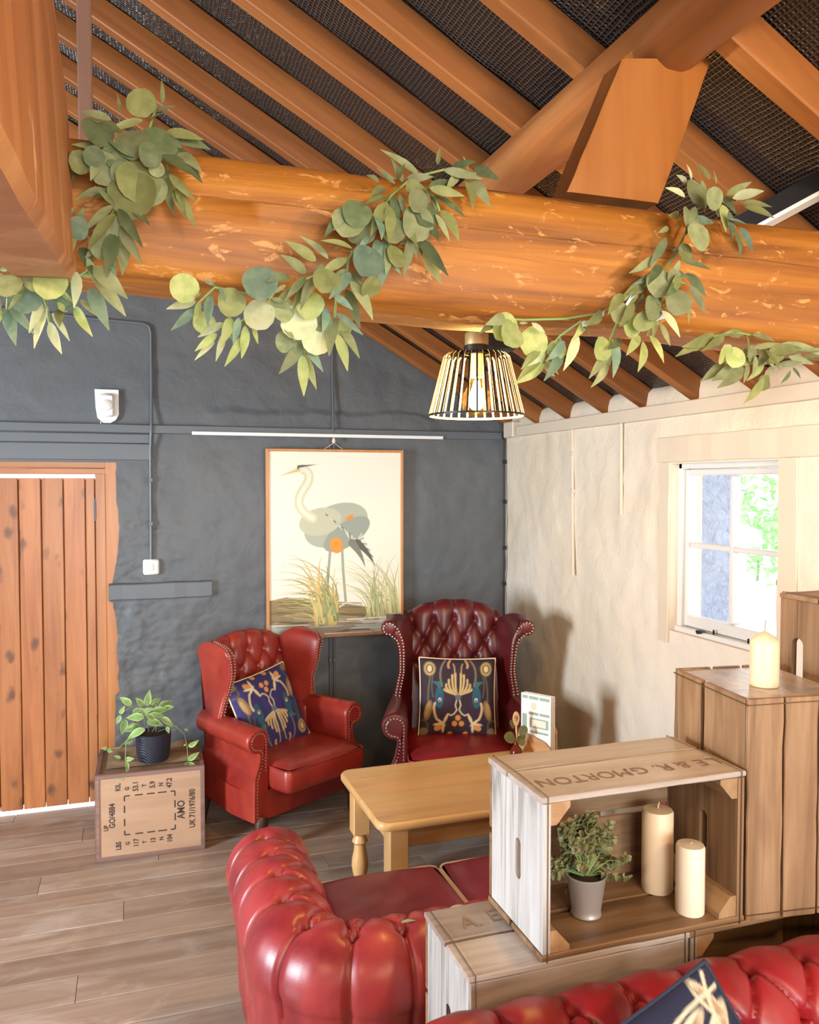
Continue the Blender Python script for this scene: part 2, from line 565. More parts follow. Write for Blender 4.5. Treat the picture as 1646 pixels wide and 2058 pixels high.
# floor and its boards
mb = MB(); mb.box(-3.5, 2.3, -3.7, 4.74, -0.10, -0.022)
floor = struct(obj('floor', mb, plain('subfloor_dark', (.03, .022, .016), 0.9), smooth=False))
y = -0.6
rowi = 0
while y < 4.70:
    w = 0.168
    cuts = [-1.6] + sorted([-1.6 + 1.35 * (rowi * 0.37 % 1.0) + 0.35, 0.55 + 1.1 * (rowi * 0.61 % 1.0)]) + [2.2]
    for a, b in zip(cuts, cuts[1:]):
        if b - a < 0.1: continue
        mb = MB(); mb.plank('x', a + .001, b - .001, y + .002, min(y + w, 4.73) - .002, -0.022, random.uniform(-.001, .0), n=4, jit=0.0008, bev=0.002)
        obj('floor_board', mb, floor_wood, floor, smooth=False)
    y += w; rowi += 1

# back wall with the ragged plaster edge beside the door frame
edge_px = [(233, 928), (233, 960), (234, 1000), (239, 1040), (240, 1070), (237, 1110), (231, 1145), (226, 1172), (219, 1174), (218, 1207),
           (227, 1212), (232, 1240), (238, 1280), (235, 1310), (239, 1345), (236, 1362), (241, 1390), (233, 1398), (232, 1440), (231, 1490), (228, 1560), (226, 1640)]
edge_pts = [(at(a, b, YB).x, at(a, b, YB).z) for a, b in edge_px]
ez = np.array([p[1] for p in edge_pts])[::-1]; ex = np.array([p[0] for p in edge_pts])[::-1]


def edge_x(z): return float(np.interp(z, ez, ex)) + 0.004 * fbm((z * 23, 1.7, 0))


def back_d(x, z):
    d = 0.012 * fbm((x * 1.8, z * 1.8, 3.1), 5) + 0.004 * fbm((x * 9, z * 9, 8.8), 3)
    k = max(0.0, min(1.0, (0.55 - x) / 0.5)) * max(0.0, min(1.0, (1.95 - z) / 0.8))
    if k > 0:
        d += k * (0.010 * fbm((x * 5.0, z * 6.5, 5.5), 5) + 0.012 * (.4 - abs(fbm((x * 6, z * 9, 2.2), 5))) + .004 * fbm((x * 22, z * 30, 1), 3))
    if 2.02 < z < 2.25:      # lip of old render above the rail
        lip = 2.16 + 0.03 * fbm((x * 3, 0.3, 4)) - 0.02 * (x - 1.2) ** 2
        if z < lip and 0.4 < x < 1.75: d += 0.010
    return d


mb = MB()
TOPD = 1.866
nz, nx = 190, 150
P = np.zeros((nz, nx + 1, 3))
for i in range(nz):
    z = TOPD * i / (nz - 1)
    e = edge_x(z)
    for j in range(nx):
        t = j / (nx - 1); x = e + (2.26 - e) * t ** 1.25
        P[i, j + 1] = (x, YB - back_d(x, z), z)
    P[i, 0] = (e + 0.004, YB + 0.12, z)
mb.grid(P)
nz, nx = 70, 130
P = np.zeros((nz, nx, 3))
for j in range(nx):
    x = -1.6 + 3.86 * j / (nx - 1)
    for i in range(nz):
        z = TOPD + (roof_z(x, .16) - TOPD) * i / (nz - 1)
        P[i, j] = (x, YB - back_d(x, z), z)
mb.grid(P)
mb.box(-3.5, -1.6, YB, YB + .1, 0, 3.2); mb.box(-1.6, -1.16, YB, YB + .1, 0, TOPD)
mb.box(-1.16, edge_x(1.86), YB + .004, YB + .12, TOPD - .002, TOPD + .03)
wall_back = struct(obj('wall_back', mb, M['dark_wall_paint'], angle=70))

# right wall with the window opening
HY0, HY1, HZ0, HZ1 = 2.385, 3.012, 1.112, 1.835


def right_d(y, z):
    d = 0.011 * fbm((y * 1.7, z * 1.7, 9.1), 5) + 0.009 * fbm((y * 7, z * 6, 1.3), 5)
    d += 0.014 * abs(fbm((y * 5.5, z * 5.5, 4.4), 5)) * max(0, min(1, (2.2 - z) * 2)) * max(.35, min(1, (3.7 - y) * 2))
    m = min(abs(y - HY0), abs(y - HY1)) if HZ0 - .05 < z < HZ1 + .05 and HY0 - .05 < y < HY1 + .05 else 1
    m = min(m, min(abs(z - HZ0), abs(z - HZ1)) if HY0 - .05 < y < HY1 + .05 else 1)
    return d * min(1.0, m / 0.05 + 0.1)


ys = np.concatenate([np.linspace(-3.6, 0.6, 24), np.arange(0.65, HY0, 0.035), np.linspace(HY0, HY1, 19), np.arange(HY1 + .03, 4.72, 0.03), [4.73]])
zs = np.concatenate([np.arange(0, HZ0, 0.035), np.linspace(HZ0, HZ1, 22), np.arange(HZ1 + .03, 2.09, 0.03), [2.095]])
mb = MB()
nv = len(zs)
vv = [(XR - right_d(a, b), a, b) for a in ys for b in zs]
ff = []
for i in range(len(ys) - 1):
    for j in range(nv - 1):
        yc, zc = (ys[i] + ys[i + 1]) / 2, (zs[j] + zs[j + 1]) / 2
        if HY0 < yc < HY1 and HZ0 < zc < HZ1: continue
        ff.append((i * nv + j, (i + 1) * nv + j, (i + 1) * nv + j + 1, i * nv + j + 1))
mb.add(vv, ff)
for a, b, c, d in ((HY0 - .25, HY0, HZ0 - .2, HZ1 + .2), (HY1, HY1 + .1, HZ0 - .2, HZ1 + .2), (HY0, HY1, HZ1, HZ1 + .2), (HY0, HY1, HZ0 - .2, HZ0)):
    mb.box(XR - .001, XR + .16, a, b, c, d)
mb.box(XR + .16, XR + .22, -3.6, HY0 - .2, 0, 2.1); mb.box(XR + .16, XR + .22, HY1 + .08, 4.75, 0, 2.1)
# rounded plaster between the rafter feet
yy = np.arange(-3.6, 4.74, 0.04)
P = np.zeros((len(yy), 7, 3))
for i, a in enumerate(yy):
    h = 0.012 * fbm((a * 4, 3, 3))
    for j, (px, pz) in enumerate(((0.0, 2.088), (.004, 2.13), (.014, 2.165), (.04, 2.19), (.09, 2.205), (.2, 2.22), (.42, 2.2))):
        P[i, j] = (XR + px - 0.006 * fbm((a * 9, pz * 9, 1)), a, pz + h * (j > 0))
mb.grid(P)
wall_right = struct(obj('wall_right', mb, M['white_wall_paint'], angle=70))

# walls behind and to the left of the camera, each with an opening that lets sky light in
mb = MB()
for a in ((-3.5, -3.4, -3.6, 1.1, 0, 2.3), (-3.5, -3.4, 2.7, 4.7, 0, 2.3), (-3.5, -3.4, 1.1, 2.7, 0, .5), (-3.5, -3.4, 1.1, 2.7, 2.15, 2.3)):
    mb.box(*a)
struct(obj('wall_left', mb, M['white_wall_paint'], smooth=False))
mb = MB()
for a in ((-3.5, -1.4, -3.7, -3.6, 0, 3.9), (2.0, 2.3, -3.7, -3.6, 0, 2.6), (-1.4, 2.0, -3.7, -3.6, 0, .45), (-1.4, 2.0, -3.7, -3.6, 2.5, 3.9)):
    mb.box(*a)
struct(obj('wall_rear', mb, M['white_wall_paint'], smooth=False))

# roof: felt sheet, rafters
mb = MB()
xs = np.linspace(RIDGE_X, 2.65, 60); yy = np.linspace(-3.7, 4.8, 150)
P = np.zeros((len(xs), len(yy), 3))
for i, a in enumerate(xs):
    for j, b in enumerate(yy):
        P[i, j] = (a, b, roof_z(a, RO) + 0.010 * fbm((a * 5, b * 5, 2), 4))
mb.grid(P)
xs = np.linspace(-3.6, RIDGE_X, 12)
P = np.array([[(a, b, roof_z(a, RO)) for b in (-3.7, 4.8)] for a in xs])
mb.grid(P)
ceiling = struct(obj('ceiling', mb, felt, angle=60))
rl = (2.30 - RIDGE_X) / math.cos(ANG)
rmesh = []
for k in range(3):
    mb = MB(); mb.plank('x', 0, rl, -.055, 0, 0, .085, n=14, jit=0.0035, bev=0.004)
    rmesh.append(mb.mesh('rafter', rafter_wood, smooth=False))
for k, yr in enumerate((4.668, 4.30, 3.945, 3.58, 3.258, 2.895, 2.535, 2.20, 1.845, 1.49, 1.13, .77, .41, .05, -.35, -.8)):
    o = link('rafter', rmesh[k % 3], ceiling)
    o.location = (RIDGE_X, yr, roof_z(RIDGE_X)); o.rotation_euler = (0, ANG, 0)
    if k < 13:
        o = link('rafter', rmesh[(k + 1) % 3], ceiling)
        o.location = (RIDGE_X, yr - .055, roof_z(RIDGE_X)); o.rotation_euler = (0, ANG, PI)

# trims on the walls
tn = [0]


def trim(mb, m, label=None):
    tn[0] += 1
    return struct(obj('trim_%d' % tn[0], mb, m, smooth=False, label=label))


mb = MB(); mb.plank('x', -1.6, 2.16, 4.655, 4.70, 2.022, 2.067, n=16, jit=.002); trim(mb, trim_dark, 'dark painted rail board across the back wall')
mb = MB(); mb.plank('x', -1.6, .078, 4.672, 4.70, 1.877, 1.965, n=10, jit=.002); trim(mb, trim_dark, 'dark painted board above the plank door')
mb = MB(); mb.plank('x', -1.6, .078, 4.68, 4.70, 1.968, 2.018, n=10, jit=.002); trim(mb, trim_dark)
mb = MB(); mb.plank('x', -.137, .40, 4.648, 4.70, 1.123, 1.212, n=8, jit=.004, bev=.006); trim(mb, trim_dark, 'dark painted timber block beside the door frame')
mb = MB(); mb.plank('y', -3.6, 4.47, XR - .035, XR + .02, 2.035, 2.094, n=30, jit=.002); trim(mb, trim_white, 'cream plank along the top of the white wall')
mb = MB(); mb.box(XR - .05, XR + .02, 4.49, 4.62, 2.03, 2.125, .006); trim(mb, trim_white)
mb = MB(); mb.plank('y', 2.1, 3.09, XR - .014, XR + .02, 1.842, 1.952, n=14, jit=.003); trim(mb, trim_white, 'cream timber lintel over the window')
mb = MB(); mb.plank('z', 1.06, 1.8415, XR - .012, XR + .02, 3.014, 3.085, n=8, jit=.003); trim(mb, trim_white)
mb = MB(); mb.plank('z', 1.0, 1.8415, XR - .010, XR + .02, 2.29, 2.382, n=8, jit=.003); trim(mb, trim_white)

# plank door
door = bpy.data.objects.new('door_1', None); C.objects.link(door); door.location = (-.62, 4.76, 0); struct(door)
door['label'] = 'orange-brown pine plank door in a rough wooden frame'
dx = [-.203, -.252, -.361, -.470, -.580, -.690, -.800, -.910, -1.02]
for a, b in zip(dx[1:], dx):
    mb = MB(); mb.plank('z', .016, 1.780, a + .0018, b - .0018, 4.742, 4.775, n=10, jit=.0006, bev=.004)
    obj('door_board', mb, door_wood, door, True, smooth=False)
mb = MB(); mb.box(-1.03, -.19, 4.777, 4.79, .03, 1.774); obj('door_backing', mb, door_wood, door, True, smooth=False)
mb = MB(); mb.plank('z', 0, 1.83, -.2015, -.150, 4.728, 4.80, n=6, jit=.001); obj('door_stop', mb, frame_wood, door, True, smooth=False)
mb = MB(); mb.plank('z', 0, 1.868, -.150, -.03, 4.708, 4.80, n=6, jit=.001); obj('door_jamb', mb, frame_wood, door, True, smooth=False)
mb = MB(); mb.plank('x', -1.16, -.150, 4.722, 4.80, 1.80, 1.832, n=6, jit=.001); obj('door_header', mb, frame_wood_x, door, True, smooth=False)
mb = MB(); mb.plank('x', -1.16, -.150, 4.708, 4.80, 1.833, 1.868, n=6, jit=.001); obj('door_header', mb, frame_wood_x, door, True, smooth=False)
mb = MB(); mb.plank('z', 0, 1.868, -1.16, -1.03, 4.71, 4.80, n=6, jit=.001); obj('door_jamb', mb, frame_wood, door, True, smooth=False)
for zc in (1.61, .22):
    mb = MB(); mb.tube([(-.202, 4.735, zc - .06), (-.202, 4.735, zc + .06)], .006, 8); mb.box(-.203, -.197, 4.728, 4.742, zc - .05, zc + .05)
    obj('hinge', mb, black_metal, door, True)

# window in the white wall
win = bpy.data.objects.new('window_1', None); C.objects.link(win); win.location = (2.28, 2.72, HZ0); struct(win)
win['label'] = 'white four-pane casement window in the cream wall'
X0, X1 = 2.255, 2.30
mb = MB(); mb.box(X0 - .015, X1 + .02, HY1 - .024, HY1 + .010, HZ0, HZ1 + .010, .003); mb.box(X0 - .015, X1 + .02, HY0 - .04, HY0 - .012, HZ0, HZ1, .003)
mb.box(X0 - .015, X1 + .02, HY0, HY1, HZ1 - .022, HZ1 + .010, .003); mb.box(X0 - .03, X1 + .02, HY0, HY1, HZ0 - .002, HZ0 + .022, .003)
obj('window_frame', mb, white_gloss, win, True, smooth=False)
sy0, sy1, sz0, sz1 = HY0 - .011, HY1 - .025, HZ0 + .024, HZ1 - .024
mb = MB()
mb.box(X0, X1, sy1 - .022, sy1, sz0, sz1, .004); mb.box(X0, X1, sy0, sy0 + .030, sz0, sz1, .004)
mb.box(X0, X1, sy0 + .031, sy1 - .023, sz1 - .026, sz1, .004); mb.box(X0, X1, sy0 + .031, sy1 - .023, sz0, sz0 + .046, .004)
obj('sash', mb, white_gloss, win, True, smooth=False)
ym, zm = 2.70, 1.487
for a in ((X0 + .004, X1 - .004, ym - .011, ym + .011, sz0 + .05, sz1 - .03), (X0 + .004, X1 - .004, sy0 + .03, ym - .012, zm - .011, zm + .011), (X0 + .004, X1 - .004, ym + .012, sy1 - .03, zm - .011, zm + .011)):
    mb = MB(); mb.box(*a, .004); obj('glazing_bar', mb, white_gloss, win, True, smooth=False)
for a, b in ((sy0 + .03, ym - .008), (ym + .008, sy1 - .03)):
    for c, d in ((sz0 + .045, zm - .008), (zm + .008, sz1 - .028)):
        mb = MB(); mb.box(2.284, 2.288, a, b, c, d); obj('window_pane', mb, glass, win, True, smooth=False)
mb = MB(); mb.tube([(2.232, 2.86, 1.127), (2.232, 2.80, 1.130), (2.234, 2.60, 1.128), (2.236, 2.50, 1.130)], [.010, .006, .005, .004], 8)
mb.box(2.225, 2.25, 2.83, 2.87, 1.122, 1.136, .003)
for yy_ in (2.77, 2.57): mb.tube([(2.238, yy_, 1.126), (2.238, yy_, 1.152)], .004, 6)
obj('casement_stay', mb, black_metal, win, True, label='black iron casement stay')

# outside the window
out = thing('outbuilding', 'blue-grey roughly rendered wall close outside the left window panes', 'building', (2.9, 4.2, -.2))
mb = MB()
xs = np.linspace(2.5, 2.83, 12); zs_ = np.linspace(-.2, 3.0, 60)
mb.grid(np.array([[(a, 3.32 + .012 * fbm((a * 8, b * 8, 0)), b) for b in zs_] for a in xs]))
mb.box(2.5, 2.83, 3.335, 5.2, -.2, 3.0)
obj('rendered_wall', mb, render_wall, out, True)
lan = thing('wall_lantern', 'small dark lantern on the outbuilding corner seen through the upper right pane', 'lantern', (2.86, 3.4, 1.78))
mb = MB(); mb.lathe([(.012, .07), (.03, .06), (.028, -.03), (.034, -.035), (.004, -.09)], (0, 0, 0), 8); mb.tube([(-.07, 0, -.06), (.07, 0, -.065)], .004, 6)
obj('lantern_body', mb, plain('grey_lantern_metal', (.16, .18, .2), .5), lan)
sc_ = thing('iron_scroll', 'thin curled iron bracket hanging outside the lower right pane', 'bracket', (2.36, 2.52, 1.42))
pts = [(0, -.012, .05), (0, -.01, .0), (0, 0, -.045), (0, .02, -.07)]
for k in range(12):
    t = k / 11 * 3.6 * PI / 2; rr = .022 - .0012 * k
    pts.append((0, .024 + rr * math.sin(t) * .9, -.052 - rr * math.cos(t)))
mb = MB(); mb.tube(pts, [.008, .005, .004, .0035] + [.003] * 12, 6); mb.lathe([(.004, .03), (.012, .055), (.010, .085)], (0, -.012, 0), 8)
obj('scroll', mb, plain('grey_green_iron', (.12, .2, .17), .5), sc_)
shed = thing('garden_shed', 'pale grey pitched shed roof beyond the window', 'shed', (6.7, 8.2, -.2))
mb = MB()
for a in range(4): mb.box(6.42 + a * .14, 6.55 + a * .14, 8.05, 8.08, -.2, 1.0)
obj('wall_board', mb, plain('pale_boards', (.7, .72, .72), .7), shed, True, kind='stuff')
mb = MB(); mb.prism([(6.3, 1.45), (7.15, 1.18), (7.15, .98), (6.3, 1.06)], 'y', 8.0, 8.9); obj('roof', mb, plain('grey_slate', (.36, .42, .45), .6), shed, True)
hed = thing('tree', 'bright green leafy tree far beyond the window', 'tree', (9.0, 10.2, -.2))
lv = MB()
for k in range(2600):
    a = random.gauss(0, 1.5); b = random.gauss(0, .7); c = random.gauss(1.25, .55)
    if c < .35 or abs(a) > 3.6: continue
    p = Vector((9.0 + a * .75 + b, 10.2 - a * .75 + b, c))
    q = Matrix.Rotation(random.uniform(0, 6), 3, Vector((random.uniform(-1, 1), random.uniform(-1, 1), random.uniform(-1, 1))).normalized())
    s = random.uniform(.06, .12)
    lv.add([p + q @ Vector(w) * s for w in ((-1, 0, 0), (0, -.5, .1), (1, 0, 0), (0, .5, .1))], [(0, 1, 2, 3)])
obj('foliage', lv, plain('spring_leaves', (.32, .72, .24), .6), hed, True, smooth=False, kind='stuff')
mb = MB(); mb.tube([(9, 10.2, -.2), (9.05, 10.2, .5), (9, 10.25, 1.2)], [.03, .022, .012], 8); obj('trunk', mb, plain('bark', (.3, .34, .2), .9), hed, True)
mb = MB(); mb.box(6.0, 12.0, 8.95, 9.1, -.2, .42, .02); tag(obj('added_white_wall', mb, plain('overexposed_white', (.85, .85, .84), .8)), 'added low white wall standing in for the overexposed ground below the tree', 'wall')  # added; its white stands in for overexposed ground and hides the trunk
mb = MB(); mb.box(2.6, 20, -8, 22, -.3, -.2); struct(obj('ground', mb, plain('pale_gravel', (.78, .77, .74), .9), smooth=False))

# ------------------------------------------------------------------ big timbers
bx = np.linspace(-1.6, 2.17, 150)
crk = math.radians(175)
angs = sorted(list(np.linspace(.02, 2 * PI + .02, 52, endpoint=False)) + [crk - .012, crk, crk + .012])
P = np.zeros((len(bx), len(angs), 3))
for i, x in enumerate(bx):
    zb = np.interp(x, [-.3, 0, .3, .63, 1.03, 1.5, 2.1], [2.112, 2.108, 2.092, 2.078, 2.082, 2.064, 2.05]); zt = 2.348
    zc, hz = (zb + zt) / 2, (zt - zb) / 2
    for j, t in enumerate(angs):
        c, s = math.cos(t), math.sin(t)
        ry = abs(c) ** .55 * (1 if c > 0 else -1); rz = abs(s) ** .55 * (1 if s > 0 else -1)
        d = 1 + .045 * fbm((x * 1.5, c * 1.2, s * 1.2), 4) + .012 * fbm((x * 6, c * 5, s * 5), 3)
        if s < -.75: d -= .02 * max(0, fbm((x * 5, c * 9, 7)))
        if abs(t - crk) < .004 and (x > .05): d -= .07 * min(1, (x - .05) * 4)
        P[i, j] = (x, 1.61 + .112 * ry * d, zc + hz * rz * d + (.006 * fbm((x * 2, 5, 5)) if abs(t - crk) < .015 else 0))
mb = MB(); mb.grid(P, closed_v=True); mb.f.append(tuple(range(len(angs)))); mb.mi.append(0); mb.f.append(tuple((len(bx) - 1) * len(angs) + k for k in range(len(angs)))); mb.mi.append(0)
tie_beam = tag(obj('tie_beam', mb, beam_orange, angle=75), 'thick orange-brown tie beam spanning the room under the rafters', 'beam')

yy = np.linspace(-1.2, 4.68, 60)
sec = [(1.046, 2.745), (1.044, 2.728), (1.050, 2.703), (1.062, 2.692), (1.088, 2.668), (1.112, 2.655), (1.145, 2.652), (1.172, 2.662), (1.178, 2.674)]
P = np.zeros((len(yy), len(sec) + 2, 3))
for i, b in enumerate(yy):
    for j, (a, c) in enumerate(sec + [(1.176, roof_z(1.176) - .002), (1.046, roof_z(1.046) - .002)]):
        k = .006 if j < len(sec) else 0
        P[i, j] = (a + k * fbm((b * 2, j, 1)), b, c + k * fbm((b * 2, j, 9)))
mb = MB(); mb.grid(P, closed_v=True)
tag(obj('purlin', mb, purlin_wood, angle=35), 'long orange purlin running front to back under the rafters', 'beam')
# short raking strut from the tie beam up to the purlin
mb = MB()
f0 = [at(1141, 385, 1.55), at(1325, 408, 1.55), at(1432, 118, 1.55), at(1252, 118, 1.55)]
bk = [Vector((p.x, 1.63, p.z)) for p in f0]
for p in bk[2:]: p.z += .0
f0 = [Vector((p.x, p.y, max(p.z, 2.33))) for p in f0]; bk = [Vector((p.x - .0, p.y, max(p.z, 2.33))) for p in bk]
n = 8
P = np.zeros((n + 1, 8, 3))
for i in range(n + 1):
    t = i / n
    q = [f0[0].lerp(f0[3], t), f0[1].lerp(f0[2], t), bk[1].lerp(bk[2], t), bk[0].lerp(bk[3], t)]
    ring = []
    for k in range(4):
        ring += [q[k].lerp(q[(k + 1) % 4], .04), q[k].lerp(q[(k + 1) % 4], .96)]
    for k, p in enumerate(ring):
        P[i, k] = p + Vector((.004 * fbm((t * 4, k, 0)), .003 * fbm((t * 4, k, 4)), 0))
mb.grid(P, closed_v=True); mb.f.append(tuple(range(8))); mb.f.append(tuple(n * 8 + k for k in range(8))); mb.mi += [0, 0]
tag(obj('strut', mb, wood('strut_wood', (.18, .055, .009), (.29, .098, .016), (.38, .15, .032), 'z', .45, .25), angle=30), 'broad leaning board strut between the tie beam and the purlin', 'strut')
# heavy timber at the left edge
mb = MB()
secs = []
for i in range(13):
    b = 1.452 - i * .105
    zb = 2.078 - (1.452 - b) * .122
    secs.append([(b, -.176, zb), (b, -.095, zb + .004), (b - .0, -.086, zb + .02), (b + .03, -.100, zb + .30), (b + .05, -.135, zb + .62), (b + .05, -.30, zb + .62), (b, -.185, zb + .02)])
P = np.array([[(x + .004 * fbm((y * 3, x * 9, z * 3)), y, z + .004 * fbm((y * 7, 2, k))) for k, (y, x, z) in enumerate(s)] for s in secs])
mb.grid(P, closed_v=True); mb.f.append(tuple(range(7))); mb.f.append(tuple(12 * 7 + k for k in range(7))); mb.mi += [0, 0]
tag(obj('brace_timber', mb, M['post_wood'], angle=30), 'massive pinkish-orange brace timber at the left edge, square end towards the garland', 'beam')
mb = MB(); mb.plank('z', 2.30, roof_z(-.085) + .02, -.097, -.070, 1.74, 1.77, n=8, jit=.001)
tag(obj('hanging_batten', mb, wood('batten_wood', (.14, .07, .05), (.2, .11, .08), (.26, .15, .11), 'z'), smooth=False), 'thin brown vertical batten beside the left brace timber', 'batten')

# ================================================================== FURNITURE
def seg_dist(S, T, segs):
    """distance from points to the nearest of the segments"""
    D = np.full(S.shape, 9.0)
    for (a, b, c, d) in segs:
        ux, uy = c - a, d - b
        L2 = ux * ux + uy * uy + 1e-9
        t = np.clip(((S - a) * ux + (T - b) * uy) / L2, 0, 1)
        D = np.minimum(D, np.hypot(S - a - t * ux, T - b - t * uy))
    return D


def tuft(S, T, rows, sp, t0, t1, s_end, pit=.030, rp=.018, crease=.010, wc=.008, bulge=.016, wb=.05, s_start=None):
    """rows: list of s positions of button rows (staggered); pleats run straight on from the last row to s_end"""
    btn = []
    segs = []
    for k, s in enumerate(rows):
        off = (k % 2) * .5 * sp
        r = list(np.arange(t0 + off, t1 + 1e-6, sp))
        btn.append([(s, t) for t in r])
    for k in range(len(rows) - 1):
        for (s, t) in btn[k]:
            for (s2, t2) in btn[k + 1]:
                if abs(t2 - t) < sp * .6: segs.append((s, t, s2, t2))
    for (s, t) in btn[-1]: segs.append((s, t, s_end, t))
    if s_start is not None:
        for (s, t) in btn[0]: segs.append((s, t, s_start, t))
    D = seg_dist(S, T, segs)
    B = np.full(S.shape, 9.0)
    for r in btn:
        for (s, t) in r: B = np.minimum(B, np.hypot(S - s, T - t))
    h = bulge * (1 - np.exp(-(D / wb) ** 1.3)) - crease * np.exp(-(D / wc) ** 2) - pit * np.exp(-(B / rp) ** 1.5)
    return h, [b for r in btn for b in r]


def catmull(pts, n):
    pts = np.array(pts, float); seg = np.hypot(*np.diff(pts, axis=0).T); cum = np.concatenate([[0], np.cumsum(seg)])
    # arc-length resampling of a polyline smoothed once
    out = []
    ext = np.vstack([2 * pts[0] - pts[1], pts, 2 * pts[-1] - pts[-2]])
    for i in range(len(pts) - 1):
        p0, p1, p2, p3 = ext[i:i + 4]
        for t in np.linspace(0, 1, 12, endpoint=False):
            out.append(.5 * (2 * p1 + (p2 - p0) * t + (2 * p0 - 5 * p1 + 4 * p2 - p3) * t * t + (3 * p1 - p0 - 3 * p2 + p3) * t ** 3))
    out.append(pts[-1]); out = np.array(out)
    cum = np.concatenate([[0], np.cumsum(np.hypot(*np.diff(out, axis=0).T))])
    s = np.linspace(0, cum[-1], n)
    return np.stack([np.interp(s, cum, out[:, 0]), np.interp(s, cum, out[:, 1])], 1), s


SOFA_P = []


def chesterfield(label, loc, rz, L, Dp, H, mat, seatmat, sp, R=.12, seat_z=.42, ncush=3, rows_ang=(-62, -8, 48), lowrow=None, seat_front=.06, arm_lift=(0, 0)):
    """local frame: back along x at y=0 (roll centre line), front towards +y"""
    root = thing('chesterfield_sofa', label, 'sofa', loc, rz)
    # path of the roll centre: left arm front -> back -> right arm front, rounded corners
    cr = .20
    path = []
    hx = L / 2
    for t in np.linspace(Dp, cr, 26): path.append((-hx, t))
    for a in np.linspace(PI, 1.5 * PI, 16)[1:]: path.append((-hx + cr + cr * math.cos(a), cr + cr * math.sin(a)))
    for t in np.linspace(-hx + cr, hx - cr, 60)[1:]: path.append((t, 0))
    for a in np.linspace(1.5 * PI, 2 * PI, 16)[1:]: path.append((hx - cr + cr * math.cos(a), cr + cr * math.sin(a)))
    for t in np.linspace(cr, Dp, 26)[1:]: path.append((hx, t))
    path = np.array(path)
    cum = np.concatenate([[0], np.cumsum(np.hypot(*np.diff(path, axis=0).T))])
    nT = int(cum[-1] / .0062)
    tt = np.linspace(0, cum[-1], nT)
    px, py = np.interp(tt, cum, path[:, 0]), np.interp(tt, cum, path[:, 1])
    dxt, dyt = np.gradient(px), np.gradient(py)
    l = np.hypot(dxt, dyt); nxo, nyo = dyt / l * -1 * -1, -dxt / l          # outward normal (away from the seat)
    sgn = -1 if (nxo[nT // 2] * 0 + nyo[nT // 2] * 1) > 0 else 1
    nxo, nyo = nxo * sgn, nyo * sgn
    zc = H - R
    prof = [(-R * .98 + .02, seat_z - .06), (-R * .96, seat_z + .02)]
    for a in np.linspace(170, -25, 22):
        prof.append((-R * math.cos(math.radians(180 - a)) if False else R * math.cos(math.radians(a)), zc + R * math.sin(math.radians(a))))
    prof += [(R * .86, zc - R * .75), (R * .80, zc - R * 1.3), (R * .76, .28), (R * .74, .10)]
    pr, ss = catmull(prof, 124)
    # arc-length where the profile is at the top of the roll
    top = ss[np.argmax(pr[:, 1])]
    pn = np.stack([np.gradient(pr[:, 1]), -np.gradient(pr[:, 0])], 1); pn /= np.linalg.norm(pn, axis=1)[:, None]
    if pn[np.argmax(pr[:, 1]), 1] < 0: pn = -pn
    S, T = np.meshgrid(ss, tt, indexing='ij')
    rows = [top + math.radians(a) * R for a in rows_ang]
    if lowrow: rows = [rows[0] - lowrow] + rows
    h, btn = tuft(S, T, rows, sp, sp * .35, cum[-1], ss[-1], bulge=.012, crease=.014, wc=.0052, pit=.036, rp=.016)
    fade = np.clip((ss[-1] - .02 - S) / .30, 0.0, 1)
    h = h * (.25 + .75 * fade)
    out_off = pr[:, 0][:, None] + pn[:, 0][:, None] * h
    lift = (np.clip((py - .10) / .25, 0, 1) * (arm_lift[1] - arm_lift[0]) + arm_lift[0])[None, :] * np.clip((pr[:, 1] - .3) / .2, 0, 1)[:, None]
    zz = pr[:, 1][:, None] + pn[:, 1][:, None] * h + lift
    P = np.stack([px[None, :] + nxo[None, :] * out_off, py[None, :] + nyo[None, :] * out_off, zz], 2)
    SOFA_P.append(P)
    mb = MB(); mb.grid(P)
    for e in (0, nT - 1):           # arm fronts
        ring = P[:, e]
        c = ring.mean(0)
        b = len(mb.v)
        mb.add([tuple(p) for p in ring] + [tuple(c)], [(i, i + 1, len(ring)) for i in range(len(ring) - 1)] + [(len(ring) - 1, 0, len(ring))])
    obj('tufted_back_and_arms', mb, mat, root, angle=80)
    for (s, t) in btn:
        i = np.argmin(abs(ss - s)); j = np.argmin(abs(tt - t))
        nrm = np.array([nxo[j] * pn[i, 0], nyo[j] * pn[i, 0], pn[i, 1]])
        c = P[i, j] + nrm * .003
        mbb = MB()
        z = Vector(nrm); q = z.to_track_quat('Z', 'Y').to_matrix()
        for rr, hh in ((.0085, -.004), (.008, .001), (.004, .004)):
            mbb.v += [tuple(Vector(c) + q @ Vector((rr * math.cos(k * PI / 4), rr * math.sin(k * PI / 4), hh))) for k in range(8)]
        mbb.f += [(r * 8 + k, r * 8 + (k + 1) % 8, r * 8 + 8 + (k + 1) % 8, r * 8 + 8 + k) for r in range(2) for k in range(8)] + [tuple(16 + k for k in range(8))]
        mbb.mi += [0] * 17
        obj('button', mbb, mat, root)
    # seat frame and cushions
    mb = MB(); mb.box(-hx + .04, hx - .04, R * .2, Dp - .02, .10, seat_z - .13, .02); obj('seat_frame', mb, mat, root)
    inner = hx - R * 1.0
    w = 2 * inner / ncush
    for k in range(ncush):
        x0 = -inner + k * w + .003; x1 = x0 + w - .006
        cushion_block('seat_cushion', root, x0, x1, R + .015, Dp + seat_front, seat_z - .125, seat_z, seatmat, piping_worn)
